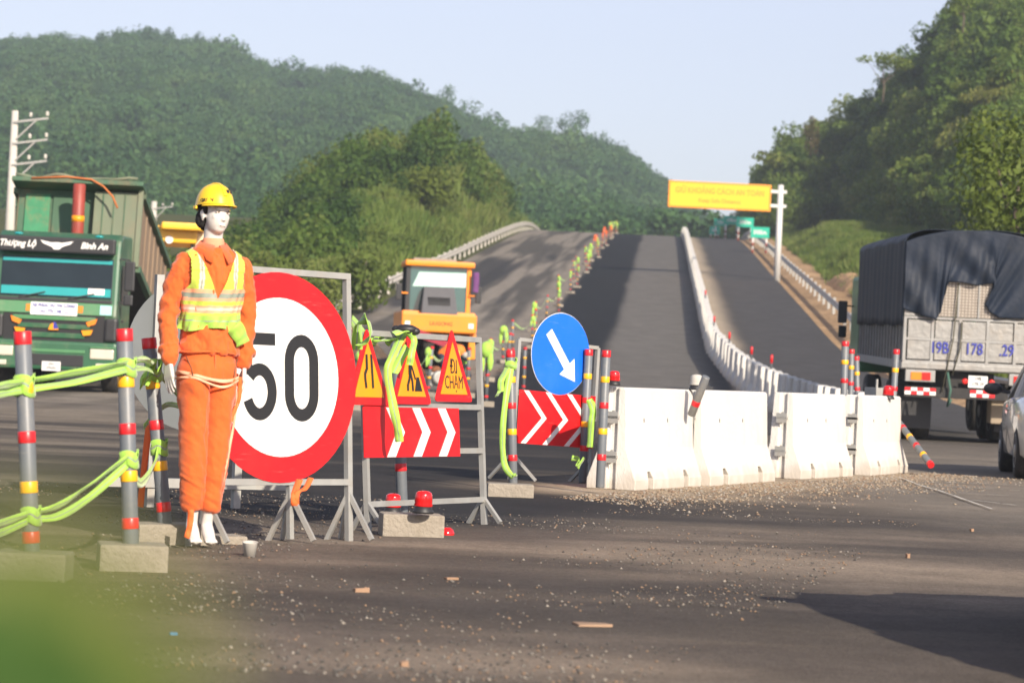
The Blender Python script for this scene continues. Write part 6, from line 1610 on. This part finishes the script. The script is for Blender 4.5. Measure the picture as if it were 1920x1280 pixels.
sp = P(655, 600, 84); mound('sand_heap', (sp.x, 84), (1.3, 2.2), .95, M_soil, 12)

# ------------------------------------------------------------------ delineator line up the closed lanes
SM = {}
def small_post_mesh():
    b = MB(); b.lathe([(.04, .08), (.04, 1.1), (.03, 1.11)], 8, 0)
    for z, w, m in [(1.055, .058, 1), (.84, .05, 2), (.62, .05, 1), (.40, .05, 2), (.18, .05, 1)]: b.lathe([(.044, z), (.044, z + w)], 8, m)
    b.bb((-.17, -.14, 0), (.17, .14, .11), 3)
    return b.mesh('small_post', [M_pvc, M_redT, M_yelT, M_conc])
spm = small_post_mesh(); pts = []
bow = MB(); bow.sphere((0, 0, 0), (.09, .07, .10), 10).sphere((.06, -.02, -.14), (.045, .03, .12), 8).sphere((-.05, .02, -.16), (.04, .03, .13), 8); bowm = bow.mesh('ribbon_bow', [M_lime]); bowr = bow.mesh('ribbon_bow', [M_orrib])
ylist = list(np.arange(52, 96, 5.2)) + list(np.arange(98, 270, 6.0))
prev = None
for i, Y in enumerate(ylist):
    x = float(cx(Y)) - 1.95 + .25*math.sin(i*1.7) - (1.2 if Y < 75 else 0)*(1 - (Y - 50)/25); z = float(prof(Y))
    o = bpy.data.objects.new('marker_post', spm); COL.objects.link(o); o.location = (x, Y, z); o.rotation_euler = (rnd.uniform(-.08, .08), rnd.uniform(-.1, .1), rnd.random()*3)
    tag(o, 'striped marker post on a concrete foot in the line up the closed lanes', 'post', 'striped marker posts up the closed lanes')
    red = 190 < Y < 225
    if i % 2 == 0 or Y > 120:
        k_ = bpy.data.objects.new('ribbon_bow', bowr if red else bowm); COL.objects.link(k_); k_.location = (x + rnd.uniform(-.04, .04), Y - .05, z + .98); k_.rotation_euler = (0, 0, rnd.random()*6); s = rnd.uniform(.8, 1.5); k_.scale = (s, s, s)
        tag(k_, 'orange red ribbon bow tied on a far marker post' if red else 'lime ribbon bow tied on a marker post in the uphill line', 'ribbon', 'orange ribbon bows' if red else 'lime ribbon bows')
    if prev is not None and not red and i % 3 != 1:
        a, b2 = Vector(prev), Vector((x, Y, z + 1.0)); mid_ = (a + b2)/2 - Vector((0, 0, .28))
        ribbon([a, mid_, b2], .07, 'lime ribbon slung between marker posts up the closed lanes', group='lime ribbons up the closed lanes', name='slung_ribbon', n=5, twist=1)
    prev = (x, Y, z + 1.0)
for (px, py, d, lab) in ((912, 735, 58, 'lone marker post with a big lime bow, next to the triangle frame'), (984, 672, 66, 'marker post seen left above the blue disc, no bow'), (878, 700, 63, 'marker post half behind the triangle frame, near the worker')):
    p = P(px, py, d); o = bpy.data.objects.new('marker_post', spm); COL.objects.link(o); o.location = (p.x, d, float(prof(d))); tag(o, lab, 'post')
p = P(912, 655, 57.8); k_ = bpy.data.objects.new('ribbon_bow', bowm); COL.objects.link(k_); k_.location = p; k_.scale = (1.5, 1.5, 1.7); tag(k_, 'big lime bow on the lone marker post by the triangle frame', 'ribbon')

# ------------------------------------------------------------------ single trees
def tree(label, base, H, kind, m, seed, n=900, size=.04, trunk=.05, cat='tree', name='tree', squash=1.0, group=None, taper=None):
    rs = np.random.RandomState(seed); t = thing(name, label, cat, base, (0, 0, 0), group)
    c, r = crown_lobes(rs, kind); v, q, ti = leaf_cloud(rs, c, r, n, size)
    v = v*np.array([H*squash, H*squash, H]); me = leaf_mesh('crown', v, q, ti, m); o = bpy.data.objects.new('crown', me); COL.objects.link(o); o.parent = t
    b = MB(); top = .62*H; b.tube([(0, 0, -.3), (.02*H, 0, .25*H), (-.01*H, .01*H, top*.75), (0, 0, top)], [trunk*H*.5, trunk*H*.38, trunk*H*.25, trunk*H*.12], 8)
    for cc in c[:6]: b.tube([(0, 0, .3*H), (cc[0]*H*.5*squash, cc[1]*H*.5*squash, (.3 + cc[2])*.5*H), (cc[0]*H*squash*.9, cc[1]*H*squash*.9, cc[2]*H)], [trunk*H*.2, trunk*H*.13, trunk*H*.05], 6)
    b.build('trunk', M_bark, t); return t
def on_hill(fn, px, yb, d):
    p = P(px, yb, d); z, s = fn(np.array([p.x]), np.array([d])); return (p.x, d, float(z[0]) - .2)
def ridge_tree(label, px, ytop, ybase, d, kind, seed, squash, m=M_far, size=.035, n=700):
    p = P(px, ybase, d); q = P(px, ytop, d); return tree(label, p, (q - p).length, kind, m, seed, n, size, .045, squash=squash)
ridge_tree('lone tree standing up on the far ridge above the green spur', 832, 158, 222, 735, 'round', 61, .75); ridge_tree('broad round crowned tree on the far ridge line', 1066, 206, 278, 745, 'round', 62, 1.0); ridge_tree('small round tree just left of the broad crowned ridge tree', 1017, 214, 268, 745, 'round', 63, .7)
ridge_tree('little pointed tree on the far ridge, left of the broad one', 912, 224, 262, 735, 'tall', 64, .8); ridge_tree('narrow tree at the right end of the far ridge', 1130, 248, 300, 745, 'tall', 65, .9); ridge_tree('bushy tree low on the right end of the far ridge', 1098, 250, 292, 745, 'bush', 66, 1.0)
ridge_tree('thin open crowned tree leaning out from the wooded hill skyline', 1655, 92, 185, 225, 'umbrella', 67, 1.0, M_forest, .03, 900); ridge_tree('dry golden bush on the wooded hill skyline', 1520, 222, 285, 262, 'tall', 68, .8, M_dry, .045, 700)
ridge_tree('dark crowned tree at the top of the wooded hill', 1805, -30, 55, 212, 'round', 69, .9, M_forest, .04, 900)
p = on_hill(mid_hill, 790, 330, 176); tree('bright yellow green tree on the brow of the green spur', (p[0], p[1], p[2]), 3.4, 'round', M_limeleaf, 71, 1500, .04, squash=1.3)
p = on_hill(mid_hill, 745, 330, 172); tree('yellow green bush beside the bright tree on the spur', (p[0], p[1], p[2]), 2.2, 'bush', M_limeleaf, 72, 1000, .045, squash=1.2)
rs_ = [(1905, 470, 62, 4.4, 'round', M_bush, 'sunlit leafy tree at the right edge above the lorry'), (1880, 470, 66, 2.8, 'bush', M_bush, 'low bright bush above the lorry cover')]
for px, py, d, H, kd, m_, lb in rs_:
    p = P(px, py, d); b0 = P(px, 600, d); tree(lb, (p.x, d, p.z - 1.2), H, kd, m_, int(px), 4200, .019, squash=.9)
M_plume = M_bush
for i, (px, ytop, d, lb) in enumerate([(500, 438, 104, 'feathery pale green shrub right behind the mannequin shoulder'), (545, 462, 102, 'low pale green shrub above the speed limit sign'), (610, 470, 103, 'rounded olive shrub above the right rim of the speed sign'), (690, 430, 112, 'tall loose shrub at the foot of the green spur'), (465, 455, 106, 'pale shrub half hidden by the mannequin')]):
    p = P(px, ytop, d); g_ = float(prof(d)); H = p.z - g_; tree(lb, (p.x, d, g_), H*1.05, 'bush', M_bush, 80 + i, 1500, .04, squash=.8, name='shrub', cat='shrub')

# blurred leaves close to the lens, bottom left
LP = thing('roadside_weed', 'out of focus green leaves close to the camera at the lower left', 'plant', (-.075, .36, 0), (0, 0, 0))
M_nleaf = leaf_mat('near_leaf', [(.022, .075, .008), (.06, .13, .015)], .5, .4)
MB().tube([(0, 0, 0), (.01, .0, .45), (-.01, 0, .78), (.0, 0, .90)], [.004, .003, .003, .002], 8).build('stem', M_nleaf, LP)
def leaf(px, py, d, L_, w, ang_, tilt):
    c = P(px, py, d) - Vector(LP.location); vs = []; a = Vector((math.cos(ang_), .25, math.sin(ang_))).normalized(); b_ = Vector((-math.sin(ang_), tilt, math.cos(ang_))).normalized()
    n = 8
    for i in range(n + 1):
        u = i/n; ww = w*math.sin(math.pi*min(1, u*.95 + .03))**.8; p = c + a*(u - .5)*L_ + Vector((0, 0, -.015*(u - .3)**2)); vs += [p - b_*ww/2, p + Vector((0, .003, 0)), p + b_*ww/2]
    fs = [(i*3+k, i*3+k+1, i*3+k+4, i*3+k+3) for i in range(n) for k in (0, 1)]
    return MB().add(vs, fs, 0, True).build('leaf', M_nleaf, LP)
M_nleaf2 = leaf_mat('near_yellow_leaf', [(.20, .22, .05), (.30, .30, .09)], .5, .4)
for i_, (px, py, L_, w_, a_, m_) in enumerate([(0, 1235, .036, .019, .4, 0), (60, 1300, .040, .019, .15, 0), (-20, 1310, .05, .026, .9, 0), (150, 1330, .034, .014, -.1, 0), (-50, 1150, .03, .016, 1.3, 0), (60, 1100, .034, .022, 1.0, 1), (160, 1180, .034, .02, .5, 1), (70, 1030, .024, .016, 1.4, 1), (220, 1260, .03, .016, .2, 1), (0, 1090, .03, .02, .6, 1)]):
    lf = leaf(px, py, .34 + .004*i_, L_, w_, a_, .2)
    if m_: lf.data.materials[0] = M_nleaf2
# ------------------------------------------------------------------ air
hz = MB().bb((-420, -40, -1.6), (420, 1250, 150))
mh = bpy.data.materials.new('air'); mh.use_nodes = True
N = mh.node_tree.nodes; N.remove(N['Principled BSDF']); pv = N.new('ShaderNodeVolumePrincipled')
pv.inputs['Color'].default_value = (.80, .90, 1.0, 1); pv.inputs['Density'].default_value = 0.00042; pv.inputs['Anisotropy'].default_value = .2
mh.node_tree.links.new(pv.outputs[0], N['Material Output'].inputs['Volume'])
tag(hz.build('haze', mh), kind='stuff')
